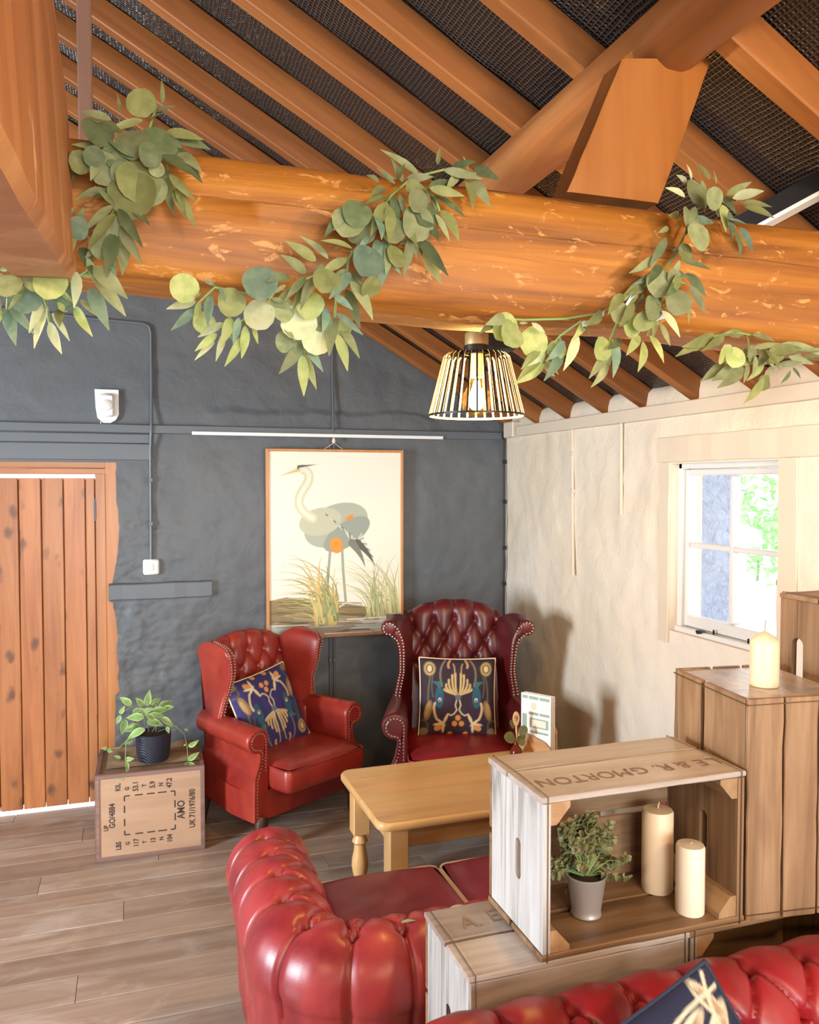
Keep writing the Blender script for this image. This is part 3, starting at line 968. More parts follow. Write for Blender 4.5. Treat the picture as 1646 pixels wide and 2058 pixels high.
    for sx in (-1, 1):
        for yy in (.05, Dp - .08):
            mb = MB(); mb.lathe([(.028, .10), (.034, .07), (.022, .04), (.026, 0)], (sx * (hx - .05), yy, 0), 12); obj('leg', mb, plain('dark_leg_wood', (.05, .02, .012), .4), root)
    return root


def cushion_block(name, root, x0, x1, y0, y1, z0, z1, mat, pmat, crown=.018, r=.028, n=26):
    """boxy upholstered cushion with a crowned top and piping"""
    cx, cy, hx, hy = (x0 + x1) / 2, (y0 + y1) / 2, (x1 - x0) / 2, (y1 - y0) / 2
    mb = MB()
    def ring(ins, z, corner):
        pts = []
        for q in range(4):
            for a in np.linspace(q * PI / 2, (q + 1) * PI / 2, 5):
                sx = (1, -1, -1, 1)[q]; sy = (1, 1, -1, -1)[q]
                pts.append((cx + sx * (hx - ins - corner) + corner * math.cos(a), cy + sy * (hy - ins - corner) + corner * math.sin(a), z))
        return pts
    R0 = [ring(.03, z0, .03), ring(.006, z0 + .012, .035), ring(0, z0 + .03, .035), ring(-.004, (z0 + z1) / 2, .035), ring(0, z1 - .022, .035), ring(.005, z1 - .010, .033)]
    P = np.array(R0)
    mb.grid(P, closed_v=True)
    mb.add(ring(.03, z0, .03), [tuple(range(19, -1, -1))])
    # crowned top as a grid warped to the rounded outline
    G = np.zeros((n, n, 3))
    for i in range(n):
        for j in range(n):
            u, v = -1 + 2 * i / (n - 1), -1 + 2 * j / (n - 1)
            k = 1 - .06 * (u * u) * (v * v)
            uu, vv = u * k, v * k
            f = (1 - u ** 4) * (1 - v ** 4)
            G[i, j] = (cx + uu * (hx - .005), cy + vv * (hy - .005), z1 - .010 + (crown + .010) * f ** .5 + .006 * f * fbm((cx * 3 + u * 1.8, v * 1.8, z1 * 7), 3))
    mb.grid(G)
    o = obj(name, mb, mat, root, angle=60)
    mbp = MB(); pts = ring(.001, z1 - .012, .034); mbp.tube(pts + [pts[0], pts[1]], .0045, 6, False)
    obj('piping', mbp, pmat, o, angle=80)
    return o


chesterfield('tufted red leather sofa with its back against the wooden crates, facing the pine table', (1.215, 2.035, 0), 0, 1.63, .625, .612, M['red_leather'], M['worn_burgundy_leather'], .125, R=.128, seat_z=.43, rows_ang=(-48, 10), lowrow=.12, seat_front=-.01, arm_lift=(-.022, .008))
chesterfield('deep red tufted sofa at the lower right in front of the crates', (1.22, 1.435, 0), PI, 1.72, .62, .700, M['bright_red_leather'], M['bright_red_leather'], .145, R=.112, seat_z=.42, rows_ang=(-70, -2), lowrow=.125)


# ---- wing chairs
def wing_chair(label, loc, rz, mat, seatmat, Htop=1.10, wing_top=1.05, arm_z=.655, curl=.06, nails=True, seat_z=.46, sc=1.0, wide=1.0, seat_fwd=.06):
    root = thing('wing_chair', label, 'armchair', loc, rz)
    root.scale = (wide, sc, sc)
    # --- tufted back: profile swept across x
    hw = .250
    prof = [(.125, seat_z - .04), (.15, seat_z + .12), (.185, Htop - .28), (.222, Htop - .10), (.232, Htop - .045), (.252, Htop - .012), (.280, Htop), (.308, Htop - .015), (.322, Htop - .07), (.300, .60), (.27, .18)]
    pr, ss = catmull(prof, 100)
    un = 72; u = np.linspace(-1, 1, un)
    X = u * hw
    pn = np.stack([-np.gradient(pr[:, 1]), np.gradient(pr[:, 0])], 1); pn /= np.linalg.norm(pn, axis=1)[:, None]
    if pn[5, 0] > 0: pn = -pn
    S, T = np.meshgrid(ss, X, indexing='ij')
    itop = np.argmax(pr[:, 1]); stop = ss[itop]
    rows = [stop - .43, stop - .33, stop - .23, stop - .13]
    sp = .112
    h, btn = tuft(S, T, rows, sp, -2.5 * sp, 2.5 * sp, stop - .01, pit=.028, rp=.016, crease=.008, wc=.007, bulge=.014, wb=.04)
    btn = [b for b in btn if abs(b[1]) < hw - .02]
    fade = np.clip((stop + .02 - S) / .04, 0, 1)
    h = h * fade
    crown = (1 - np.abs(u) ** 2.2)
    lift = np.clip((pr[:, 1] - .7) / (Htop - .7), 0, 1)[:, None] * (-.065 * (1 - crown[None, :]))
    P = np.stack([np.broadcast_to(X, S.shape), pr[:, 0][:, None] + pn[:, 0][:, None] * h, pr[:, 1][:, None] + pn[:, 1][:, None] * h + lift], 2)
    mb = MB(); mb.grid(P)
    obj('tufted_back', mb, mat, root, angle=80)
    for (s, t) in btn:
        i = np.argmin(abs(ss - s)); j = np.argmin(abs(X - t)); c = P[i, j]
        mbb = MB(); mbb.xf = Matrix.Translation(Vector(c) + Vector((0, pn[i, 0] * .002, pn[i, 1] * .002))) @ Vector((0, pn[i, 0], pn[i, 1])).to_track_quat('Z', 'Y').to_matrix().to_4x4()
        mbb.lathe([(.0085, -.004), (.008, .002), (.003, .0045)], (0, 0, 0), 8); obj('button', mbb, mat, root)
    # --- wings
    for sx in (-1, 1):
        zs = np.concatenate([np.linspace(.36, wing_top - .11, 22), wing_top - .11 + .11 * np.sin(np.linspace(0, PI / 2, 10)[1:])])
        rings = []; e1 = []; e2 = []
        for z in zs:
            k = (z - arm_z) / (wing_top - arm_z)
            yb = .165 + max(0, k) * .075
            yf = np.interp(k, [-.2, 0, .2, .55, .85, .95, 1.0], [.04, .03, .02, -.035, -.045, -.01, .10])
            xi = .222; xf = np.interp(k, [-.2, 0, .3, .7, 1.0], [.292, .288, .266, .268, .292]) + curl * max(0, (k - .62) / .38) ** 1.6
            th = np.interp(k, [0, .5, .85, 1], [.040, .036, .046, .03]) + curl * .55 * max(0, (k - .62) / .38) ** 1.2
            if z < arm_z - .05: xf = .25; th = .03
            cap = 1 if k < .8 else math.sqrt(max(0.02, 1 - ((k - .8) / .2) ** 2 * .75))
            inner = []
            for q in np.linspace(0, 1, 8):
                inner.append((xi + (xf - xi) * q ** 1.3, yb + (yf + .012 - yb) * q))
            front = [(xf + .006, yf), (xf + th * .5, yf - .003), (xf + th - .006, yf)]
            outer = [(xf + th, yf + .014)]
            for q in np.linspace(.15, 1, 6):
                outer.append((xf + th - (xf + th - xi - .055) * q ** 1.4, yf + (yb + .07 - yf) * q))
            loop = inner + front + outer
            qs = list(np.linspace(0, 1, 8)) + [1, 1, 1, 1] + list(1 - np.linspace(.15, 1, 6))
            rings.append([(sx * a, b, z - .075 * (1 - q) ** 2 * max(0, (k - .6) / .4)) for (a, b), q in zip(loop, qs)])
            e1.append((sx * (xf + .010), yf - .0035, z)); e2.append((sx * (xf + th - .010), yf - .0035, z))
        mb = MB(); P = np.array(rings); mb.grid(P, closed_v=True)
        n = P.shape[1]; last = (len(zs) - 1) * n
        c = P[-1].mean(0) + np.array([0, 0, .012])
        b = mb.add([tuple(c)], []); mb.f += [(last + i, last + (i + 1) % n, b) for i in range(n)]; mb.mi += [0] * n
        w = obj('wing', mb, mat, root, angle=60)
        if curl:
            zc_ = wing_top - .050; xc_ = .352; sc2 = MB(); rr2 = .040
            Q = np.zeros((8, 20, 3))
            for i, (yy, r_) in enumerate(((-.052, .001), (-.052, .026), (-.049, .035), (-.040, rr2), (.02, rr2), (.10, .036), (.18, .030), (.24, .004))):
                for j in range(20): Q[i, j] = (sx * (xc_ - max(0, yy - .02) * .35 + r_ * math.cos(j * PI / 10)), yy, zc_ - max(0, yy - .02) * .1 + r_ * math.sin(j * PI / 10))
            sc2.grid(Q, closed_v=True); obj('wing_scroll', sc2, mat, w, angle=50)
            e2 = [p for p in e2 if p[2] < wing_top - .10]; e1 = [p for p in e1 if p[2] < wing_top - .05]
            e1 += [(sx * (xc_ + .029 * math.cos(t)), -.053, zc_ + .029 * math.sin(t)) for t in np.linspace(PI * .75, -PI * .55, 10)]
            e2 = e2 + []
        if nails:
            mbn = MB()
            e1 = [p for p in e1 if p[2] > arm_z - .07]; e2 = [p for p in e2 if p[2] > arm_z - .07]
            line = (e2 + e1[::-1]) if curl else e1 + e2[::-1]
            nail_line(mbn, line, .0165, (0, -1, 0), .0056)
            obj('nail_trim', mbn, nail_mat, w, kind='stuff', label='brass nail heads')
    # --- rolled arms
    rr = .066
    for sx in (-1, 1):
        cxr = .326
        prof = [(.262, .30), (.262, arm_z - .14), (.260, arm_z - .075)]
        for a in np.linspace(170, -95, 20):
            prof.append((cxr + rr * math.cos(math.radians(a)), arm_z - rr + rr * math.sin(math.radians(a))))
        prof += [(cxr - .012, arm_z - .155), (cxr + .0, arm_z - .22), (.352, .36), (.355, .175)]
        pa, sa = catmull(prof, 52)
        ysec = [(-.300, .90), (-.295, .97), (-.283, 1.0), (-.20, 1.0), (-.05, .99), (.10, .95), (.24, .93)]
        P = np.zeros((len(ysec), len(pa), 3))
        ctr = np.array([.315, arm_z - .10])
        for i, (yy, k) in enumerate(ysec):
            for j, (a, b) in enumerate(pa):
                P[i, j] = (sx * (ctr[0] + (a - ctr[0]) * k - (yy + .3) * .10 * (a > .3)), yy, max(.17, ctr[1] + (b - ctr[1]) * (k if b > .35 else 1)))
        mb = MB(); mb.grid(P)
        a_ = obj('arm', mb, mat, root, angle=60)
        # front facing panel of the scroll, inset, with nails
        ring = P[0]
        fr = MB(); n = len(ring)
        cc = np.array([sx * cxr, -.336, arm_z - rr])
        Q = [ring]
        low = ring.copy()
        def inset(r, d, yy):
            o2 = r.copy()
            for j in range(n):
                t0 = r[max(j - 1, 0)]; t1 = r[min(j + 1, n - 1)]
                tx, tz = t1[0] - t0[0], t1[2] - t0[2]; l = math.hypot(tx, tz) + 1e-9
                o2[j, 0] += tz / l * d * sx; o2[j, 2] += -tx / l * d * sx; o2[j, 1] = yy
            o2[:, 2] = np.maximum(o2[:, 2], .17)
            return o2
        r1 = inset(ring, .010, -.304); r2 = inset(ring, .016, -.301); r3 = inset(ring, .021, -.304)
        fr.grid(np.array([ring, r1, r2, r3]))
        half = n // 2
        for j in range(half):           # close the panel between the two sides of the outline
            a0, a1, b1, b0 = r3[j], r3[j + 1], r3[n - 2 - j], r3[n - 1 - j]
            if j + 1 <= n - 2 - j: fr.add([tuple(a0), tuple(a1), tuple(b1), tuple(b0)], [(0, 1, 2, 3)])
        fp = obj('arm_front', fr, mat, a_, angle=50)
        if nails:
            mbn = MB(); nail_line(mbn, [tuple(p) for p in r2[6:]], .0165, (0, -1, 0), .0056)
            obj('nail_trim', mbn, nail_mat, a_, kind='stuff', label='brass nail heads')
    # --- seat
    mb = MB(); mb.prism([(-.345, -.285), (.345, -.285), (.345, -.1), (.285, .26), (-.285, .26), (-.345, -.1)], 'z', .165, .315); obj('seat_frame', mb, mat, root)
    cushion_block('seat_cushion', root, -.262, .262, -.335 - seat_fwd, .15, .318, seat_z, seatmat, seatmat, crown=.02)
    for sx in (-1, 1):
        mb = MB()
        mb.tube([(sx * .30, -.285, .18), (sx * .315, -.305, .13), (sx * .305, -.295, .06), (sx * .315, -.31, .012), (sx * .315, -.31, 0)], [.036, .034, .020, .024, .022], 10)
        obj('leg', mb, plain('dark_leg_wood', (.05, .02, .012), .4), root)
        mb = MB(); mb.tube([(sx * .27, .23, .18), (sx * .28, .27, 0)], [.024, .018], 8); obj('leg', mb, plain('dark_leg_wood', (.05, .02, .012), .4), root)
    return root


def nail_line(mb, line, step, nrm, r):
    pts = [Vector(p) for p in line]
    d = 0.0; nxt = 0.0
    for a, b in zip(pts, pts[1:]):
        L = (b - a).length
        while nxt <= d + L and L > 0:
            p = a.lerp(b, (nxt - d) / L)
            v = [p + Vector((r * math.cos(k * PI / 3), 0, r * math.sin(k * PI / 3))) for k in range(6)]
            w = [p + Vector((.6 * r * math.cos(k * PI / 3), -.6 * r, .6 * r * math.sin(k * PI / 3))) for k in range(6)]
            mb.add(v + w, [(k, (k + 1) % 6, 6 + (k + 1) % 6, 6 + k) for k in range(6)] + [tuple(range(6, 12))])
            nxt += step
        d += L


CHL = (.672, 4.235, 0); RZL = math.atan2(.5, .866)
CHR = (1.565, 3.90, 0); RZR = -math.radians(17)
chair_l = wing_chair('rust-red leather wing armchair beside the tea chest, left of the heron-coloured print'.replace('heron-coloured ', 'framed '), CHL, RZL, M['rust_leather'], M['rust_leather'], Htop=1.045, wing_top=1.045, arm_z=.655, curl=.0, sc=.92, wide=.97, seat_fwd=.12, seat_z=.455)
chair_r = wing_chair('dark burgundy wing armchair with scrolled wings in the corner by the white wall', CHR, RZR, M['burgundy_leather'], M['bright_red_leather'], Htop=1.115, wing_top=1.065, arm_z=.655, curl=.03)


# ---- printed patterns drawn onto fine meshes
class Canvas:
    def __init__(s, w, h, col):
        s.w, s.h = w, h
        s.a = np.ones((h, w, 3)) * np.array(col)
        s.X, s.Y = np.meshgrid(np.linspace(0, 1, w), np.linspace(0, 1, h))
        s.asp = 1.0

    def put(s, mask, col, al=1.0):
        m = np.clip(mask, 0, 1)[..., None] * al
        s.a = s.a * (1 - m) + np.array(col) * m

    def soft(s, d, px=1.0):
        return np.clip(.5 - d * s.w / px, 0, 1)

    def ellipse(s, cx, cy, rx, ry, col, ang=0, al=1.0):
        c, q = math.cos(ang), math.sin(ang)
        x, y = s.X - cx, (s.Y - cy) * s.asp
        u, v = (x * c + y * q) / rx, (-x * q + y * c) / ry
        s.put(s.soft((np.hypot(u, v) - 1) * min(rx, ry)), col, al)

    def line(s, pts, w, col, al=1.0, taper=False):
        pts = [(p[0], p[1]) for p in pts]
        D = np.full(s.X.shape, 9.0); n = len(pts) - 1
        for i in range(n):
            (a, b), (c, d) = pts[i], pts[i + 1]
            ux, uy = c - a, (d - b) * s.asp
            t = np.clip(((s.X - a) * ux + (s.Y - b) * s.asp * uy) / (ux * ux + uy * uy + 1e-12), 0, 1)
            ww = w * (1 - (i + t) / n) if taper else w
            D = np.minimum(D, np.hypot(s.X - a - t * ux, (s.Y - b) * s.asp - t * uy) - ww)
        s.put(s.soft(D), col, al)

    def poly(s, pts, col, al=1.0):
        x, y = s.X, s.Y; ins = np.zeros(x.shape, bool); n = len(pts)
        for i in range(n):
            (a, b), (c, d) = pts[i], pts[(i + 1) % n]
            k = ((b > y) != (d > y)) & (x < (c - a) * (y - b) / (d - b + 1e-12) + a)
            ins ^= k
        s.put(ins.astype(float), col, al)


def curve(p0, p1, p2, n=8):
    return [((1 - t) ** 2 * p0[0] + 2 * t * (1 - t) * p1[0] + t * t * p2[0], (1 - t) ** 2 * p0[1] + 2 * t * (1 - t) * p1[1] + t * t * p2[1]) for t in np.linspace(0, 1, n)]


def print_mesh(name, P, img, mat, parent, world=False, extra=None, angle=80):
    """P (nu,nv,3) matches img (nv,nu,3); colours stored per vertex"""
    mb = MB(); mb.grid(P)
    nvp = len(mb.v)
    me = bpy.data.meshes.new(name); me.from_pydata(mb.v, [], mb.f); me.materials.append(mat)
    ca = me.color_attributes.new('print', 'FLOAT_COLOR', 'POINT')
    col = np.ones((nvp, 4)); col[:, :3] = img.transpose(1, 0, 2).reshape(-1, 3)
    ca.data.foreach_set('color', col.ravel())
    me.polygons.foreach_set('use_smooth', [True] * len(me.polygons))
    return link(name, me, parent, world)


def cushion_image(n, ground):
    cv = Canvas(n, n, ground)
    Xs = cv.X.copy(); cv.X = np.abs(Xs - .5)             # mirrored left and right
    gold_, cream_, blue_, teal_, tan_ = (.42, .30, .10), (.62, .50, .30), (.05, .09, .22), (.02, .10, .14), (.62, .27, .08)
    cv.ellipse(.37, .86, .085, .10, (.16, .14, .06)); cv.ellipse(.37, .86, .07, .085, (.45, .33, .14)); cv.ellipse(.37, .86, .05, .06, (.10, .06, .03)); cv.ellipse(.37, .86, .032, .045, cream_)
    cv.line(curve((.36, .76), (.40, .6), (.39, .45)), .012, (.10, .11, .06)); cv.line(curve((.33, .76), (.36, .6), (.32, .5)), .006, (.12, .13, .08))
    cv.line(curve((.16, .98), (.27, .85), (.21, .64)), .013, (.18, .16, .10)); cv.line(curve((.10, .98), (.14, .92), (.12, .88)), .015, (.5, .26, .14))
    for k, (a, b) in enumerate(((.035, .80), (.075, .78), (.12, .72), (.155, .66), (.175, .60))):
        cv.line(curve((.012, .53), (a * 1.1, .58), (a, b)), .014, gold_, 1, False); cv.line(curve((.012, .53), (a * 1.1, .58), (a, b)), .005, cream_)
    cv.line(curve((.05, .76), (.03, .86), (.06, .93)), .008, gold_)
    cv.ellipse(0, .50, .04, .035, (.10, .13, .20))
    cv.line([(.02, .46), (.035, .40), (.015, .34), (.05, .29), (.09, .27), (.13, .29), (.17, .23)], .008, cream_)
    cv.ellipse(.24, .50, .055, .14, teal_); cv.ellipse(.24, .47, .033, .06, (.03, .06, .16)); cv.ellipse(.235, .465, .022, .028, cream_); cv.ellipse(.235, .455, .011, .013, (.02, .02, .02))
    for k in range(5): cv.line(curve((.24, .62), (.25 + .02 * k, .72), (.20 + .03 * k, .68)), .006, (.03, .16, .19))
    cv.ellipse(.39, .33, .05, .13, (.26, .16, .06), .25); cv.ellipse(.40, .34, .03, .09, (.40, .27, .12), .25)
    cv.line(curve((.30, .42), (.33, .33), (.27, .22)), .016, (.55, .40, .24))
    for a, b in ((0, .24), (.045, .165), (.27, .10), (.10, .02)):
        cv.ellipse(a, b, .034, .036, tan_)
    for e in ((.13, .28), (.24, .20), (.19, .06), (.30, .15)):
        cv.ellipse((.19 + e[0]) / 2, (.16 + e[1]) / 2, .018, .07, cream_, math.atan2(e[0] - .19, e[1] - .16) * -1)
    cv.ellipse(.24, .11, .03, .035, tan_)
    cv.line(curve((.48, .20), (.36, .22), (.40, .05)), .012, (.10, .08, .05)); cv.ellipse(.44, .06, .06, .05, (.18, .15, .08))
    cv.X = Xs
    return cv.a


def lily_image(n, ground):
    cv = Canvas(n, n, ground)
    cr, tn, dk = (.52, .44, .31), (.34, .20, .10), (.10, .08, .06)
    for (x, y, rx, ry, a) in ((.80, .70, .06, .22, -.9), (.66, .80, .05, .2, -1.2), (.90, .88, .035, .12, .3), (.45, .6, .06, .22, .5), (.3, .3, .07, .2, -.6), (.7, .35, .06, .22, .8), (.2, .75, .05, .2, .2)):
        cv.ellipse(x, y, rx, ry, cr, a); cv.ellipse(x + .012, y - .01, rx * .45, ry * .8, tn, a); cv.ellipse(x - .01, y, rx * .2, ry * .85, dk, a)
    for a in (((.95, .98), (.85, .8), (.9, .5)), ((.98, .9), (.6, .95), (.5, .75)), ((.1, .1), (.5, .4), (.5, .9))):
        cv.line(curve(*a), .010, cr)
    return cv.a


def pillow(label, loc, rot, size, thick, ground, seed=0, pipe=piping_cream, flip=False, image=None):
    root = thing('throw_cushion', label, 'cushion', loc)
    root.rotation_euler = rot
    n = 110; h = size / 2
    u = np.linspace(-1, 1, n); U, V = np.meshgrid(u, u, indexing='ij')
    edge = (1 - np.abs(U) ** 2.6) * (1 - np.abs(V) ** 2.6)
    Z = thick * np.clip(edge, 0, 1) ** .42
    wob = np.array([[fbm((a * 1.4 + seed, b * 1.4, seed), 3) for b in u] for a in u]) * .008 * edge ** .5
    pull = 1 - .045 * (1 - np.abs(U) ** 2) * np.abs(V) ** 3
    pull2 = 1 - .045 * (1 - np.abs(V) ** 2) * np.abs(U) ** 3
    X, Y = U * h * pull2, V * h * pull
    img = (image or cushion_image)(n, ground)
    if flip: img = img[::-1]
    # front faces local +z
    print_mesh('cushion_front', np.stack([X, Y, Z + wob], 2), img, M['cushion_fabric'], root)
    m2 = 30; u = np.linspace(-1, 1, m2); U, V = np.meshgrid(u, u, indexing='ij'); e = np.clip((1 - np.abs(U) ** 2.6) * (1 - np.abs(V) ** 2.6), 0, 1)
    p1 = 1 - .045 * (1 - V ** 2) * np.abs(U) ** 3; p2 = 1 - .045 * (1 - U ** 2) * np.abs(V) ** 3
    mb = MB(); mb.grid(np.stack([U * h * p1, V * h * p2, -thick * .7 * e ** .42], 2)); obj('cushion_back', mb, plain('navy_cotton', (.02, .02, .05), .8), root, angle=80)
    rim = [(X[i, 0], Y[i, 0], 0) for i in range(0, n, 3)] + [(X[-1, j], Y[-1, j], 0) for j in range(0, n, 3)] + [(X[i, -1], Y[i, -1], 0) for i in range(n - 1, -1, -3)] + [(X[0, j], Y[0, j], 0) for j in range(n - 1, -1, -3)]
    mb = MB(); mb.tube(rim + [rim[0]], .0048, 6, False); obj('piping', mb, pipe, root, angle=80)
    return root


def rot_of(zdir, updir):
    z = Vector(zdir).normalized(); x = Vector(updir).cross(z).normalized(); y = z.cross(x)
    return Matrix((x, y, z)).transposed().to_euler()


fl = Vector((.5, -.866, 0)); fr_ = Vector((-math.sin(math.radians(17)), -math.cos(math.radians(17)), 0))
pillow('navy floral cushion leaning sideways on the rust-red chair', Vector(CHL) + fl * -.015 + Vector((-.030, -.060, .588)), rot_of(fl + Vector((.0, 0, .40)), Vector((-.13, -.05, 1))), .40, .055, (.035, .028, .12), 3, flip=True)
pillow('dark floral cushion standing upright on the burgundy chair', Vector(CHR) + fr_ * .0 + Vector((-.005, -.01, .655)), rot_of(fr_ + Vector((0, 0, .22)), (.02, 0, 1)), .395, .055, (.035, .020, .035), 8)
_px = Vector((.86, -.12, .48)).normalized(); _py = Vector((-.40, .42, .82)); _py = (_py - _px * _py.dot(_px)).normalized(); _pz = _px.cross(_py)
pillow('navy cushion with a pale leaf motif, its corner poking up at the bottom edge', at(1413, 1957, 1.225) - (_px + _py) * .165, Matrix((_px, _py, _pz)).transposed().to_euler(), .36, .05, (.012, .014, .035), 5, pipe=plain('navy_piping', (.015, .017, .04), .8), image=lily_image)

# ---- pine coffee table
TA = math.radians(.6)
tab = thing('coffee_table', 'low honey pine coffee table with rounded corners and turned legs', 'table', (.815, 3.40, 0), TA)
TW, TD, TZ = .99, .605, .52          # local: x along, y negative towards the camera
mb = MB()
rc = .05
def rrect(ins, z):
    p = []
    for q, (sx, sy) in enumerate(((1, 1), (-1, 1), (-1, -1), (1, -1))):
        for a in np.linspace(q * PI / 2, (q + 1) * PI / 2, 7):
            p.append((TW / 2 + sx * (TW / 2 - rc) + (rc - ins) * math.cos(a), -TD / 2 + sy * (TD / 2 - rc) + (rc - ins) * math.sin(a), z))
    return p
mb.grid(np.array([rrect(.004, TZ - .030), rrect(0, TZ - .026), rrect(0, TZ - .008), rrect(.003, TZ - .003), rrect(.008, TZ)]), closed_v=True)
mb.add(rrect(.004, TZ - .030), [tuple(range(27, -1, -1))])
tt_ = obj('table_top_edge', mb, pine, tab, angle=50)
bw = TD / 4
for k in range(4):
    mbk = MB()
    y0, y1 = -TD + k * bw, -TD + (k + 1) * bw
    poly = [p[:2] for p in rrect(.008, 0)]
    # clip the rounded outline to this board
    def clip(pl, yv, keep_above):
        o2 = []
        for a, b in zip(pl, pl[1:] + pl[:1]):
            ia, ib = (a[1] >= yv) == keep_above, (b[1] >= yv) == keep_above
            if ia: o2.append(a)
            if ia != ib:
                t = (yv - a[1]) / (b[1] - a[1]); o2.append((a[0] + t * (b[0] - a[0]), yv))
        return o2
    pl_ = clip(clip(poly, y0 + .0003, True), y1 - .0003, False)
    mbk.prism(pl_, 'z', TZ - .012, TZ + .0012)
    obj('table_board', mbk, pine, tab, smooth=False)
for a in ((.09, TW - .09, -TD + .075, -TD + .095), (.09, TW - .09, -.085, -.065)):
    mb = MB(); mb.box(*a, TZ - .13, TZ - .031, .003); obj('apron', mb, pine, tab, smooth=False)
for a in ((.075, .095, -TD + .12, -.11), (TW - .095, TW - .075, -TD + .12, -.11)):
    mb = MB(); mb.box(*a, TZ - .13, TZ - .031, .003); obj('apron', mb, pine, tab, smooth=False)
turned = [(.030, .27), (.022, .262), (.030, .245), (.034, .235), (.024, .222), (.026, .20), (.034, .16), (.036, .13), (.030, .095), (.022, .075), (.032, .062), (.034, .05), (.024, .036), (.030, .02), (.028, 0)]
for lx, ly, kind in ((.075, -.075, 't'), (.088, -TD + .075, 's'), (TW - .08, -.075, 't'), (TW - .08, -TD + .08, 't')):
    mb = MB()
    if kind == 't':
        mb.box(lx - .036, lx + .036, ly - .036, ly + .036, .27, TZ - .031, .004); mb.lathe(turned, (lx, ly, 0), 20)
    else:
        mb.box(lx - .038, lx + .038, ly - .038, ly + .038, 0, TZ - .031, .005)
    obj('leg', mb, pine_z, tab, angle=35)


# ---- crates
def crate(label, loc, rot, L=.54, D=.29, H=.368, mats=None, top=(.5,), bottom=(.5,), back=(.46,), back_gap=.012, ends=None, front=None, block=True, group='wooden fruit crates', slot=True, slot2=True, gap=.006, slot_y=None, slot_size=(.0135, .048)):
    """local: long axis x (0..L), open side at y=0, y up to D, z 0..H"""
    m = dict(top=crate_x, bottom=crate_x, back=crate_x, end0=crate_z, end1=crate_z)
    if mats: m.update(mats)
    root = thing('wooden_crate', label, 'crate', loc, 0, group); root.rotation_euler = rot
    t = .014; te = .018
    def split(lo, hi, fr, g):
        e = [lo] + [lo + (hi - lo) * f for f in fr] + [hi]
        return [(a + (g / 2 if i else 0), b - (g / 2 if i < len(e) - 2 else 0)) for i, (a, b) in enumerate(zip(e, e[1:]))]
    for a, b in split(0, D, top, gap):
        mb = MB(); mb.plank('x', -.004, L + .004, a, b, H - t, H, n=9, jit=.0016, bev=.0025); obj('board', mb, m['top'], root, smooth=False)
    for a, b in split(0, D, bottom, gap * 2):
        mb = MB(); mb.plank('x', -.003, L + .003, a, b, 0, t, n=9, jit=.0016, bev=.0025); obj('board', mb, m['bottom'], root, smooth=False)
    for a, b in split(t + .001, H - t - .001, back, back_gap):
        mb = MB(); mb.plank('x', .0, L, D - t, D, a, b, n=9, jit=.0012, bev=.002); obj('board', mb, m['back'], root, smooth=False)
    if front is not None:
        for a, b in split(t + .001, H - t - .001, front, gap):
            mb = MB(); mb.plank('x', .0, L, 0, t, a, b, n=9, jit=.0012, bev=.002); obj('board', mb, m.get('front', crate_x), root, smooth=False)
    y1 = D - t - .001; y0 = .001 if front is None else t + .001
    for side, sl in ((0, slot), (1, slot2)):
        xa, xb = (0, te) if side == 0 else (L - te, L)
        mm = m['end%d' % side]
        z0, z1 = t + .001, H - t - .001
        ysl = slot_y if slot_y else (y0 + y1) / 2 - .012; hw, hh = slot_size; zc = (z0 + z1) / 2 - .005
        # end panel of two boards meeting on the line of the hand slot
        for half in (0, 1):
            ya, yb_ = (y0, ysl) if half == 0 else (ysl, y1)
            j = ysl
            if sl:
                pts = [(ya, z0), (yb_, z0), (yb_, z1), (ya, z1)]
                arc = [(hw * math.sin(q), math.cos(q)) for q in np.linspace(0, PI, 13)]
                if half == 0:
                    pts = [(ya, z0), (j, z0)] + [(j - a, zc - (hh - hw) * (1 if c > 0 else -1) * 1 - hw * c) if False else (j - a, zc + (-(hh - hw) - hw * c if c > 0 else (hh - hw) - hw * c)) for a, c in arc] + [(j, z1), (ya, z1)]
                else:
                    pts = [(yb_, z0), (j + .001, z0)] + [(j + .001 + a, zc + (-(hh - hw) - hw * c if c > 0 else (hh - hw) - hw * c)) for a, c in arc] + [(j + .001, z1), (yb_, z1)]
                mb = MB(); mb.prism(pts, 'x', xa, xb)
            else:
                mb = MB(); mb.plank('z', z0, z1, xa, xb, ya, yb_ - .001, n=6, jit=.001, bev=.002)
                if mb.v: mb.v = [(p[0], p[1], p[2]) for p in mb.v]
            obj('end_board', mb, mm, root, smooth=False)
        if block:
            xi = te if side == 0 else L - te
            sg = 1 if side == 0 else -1
            for zz, sz in ((t + .001, 1), (H - t - .001, -1)):
                c = .05
                mb = MB(); mb.prism([(xi + sg * .0005, zz), (xi + sg * c, zz), (xi + sg * c, zz + sz * .012), (xi + sg * .016, zz + sz * c), (xi + sg * .0005, zz + sz * c)], 'y', y0 + .002, D - t - .002)
                obj('corner_block', mb, crate_y, root, smooth=False)
        # strapping wire round the end
        xw = .010 if side == 0 else L - .010
        mb = MB(); e = .0022
        yf = -e
        mb.tube([(xw, yf, H * .5), (xw, yf, H + e), (xw + .002, D * .5, H + e + .001), (xw, D + e, H + e), (xw, D + e, -e), (xw, yf, -e), (xw, yf, H * .5)], .0013, 5, False)
        obj('strapping_wire', mb, wire_mat, root)
    return root


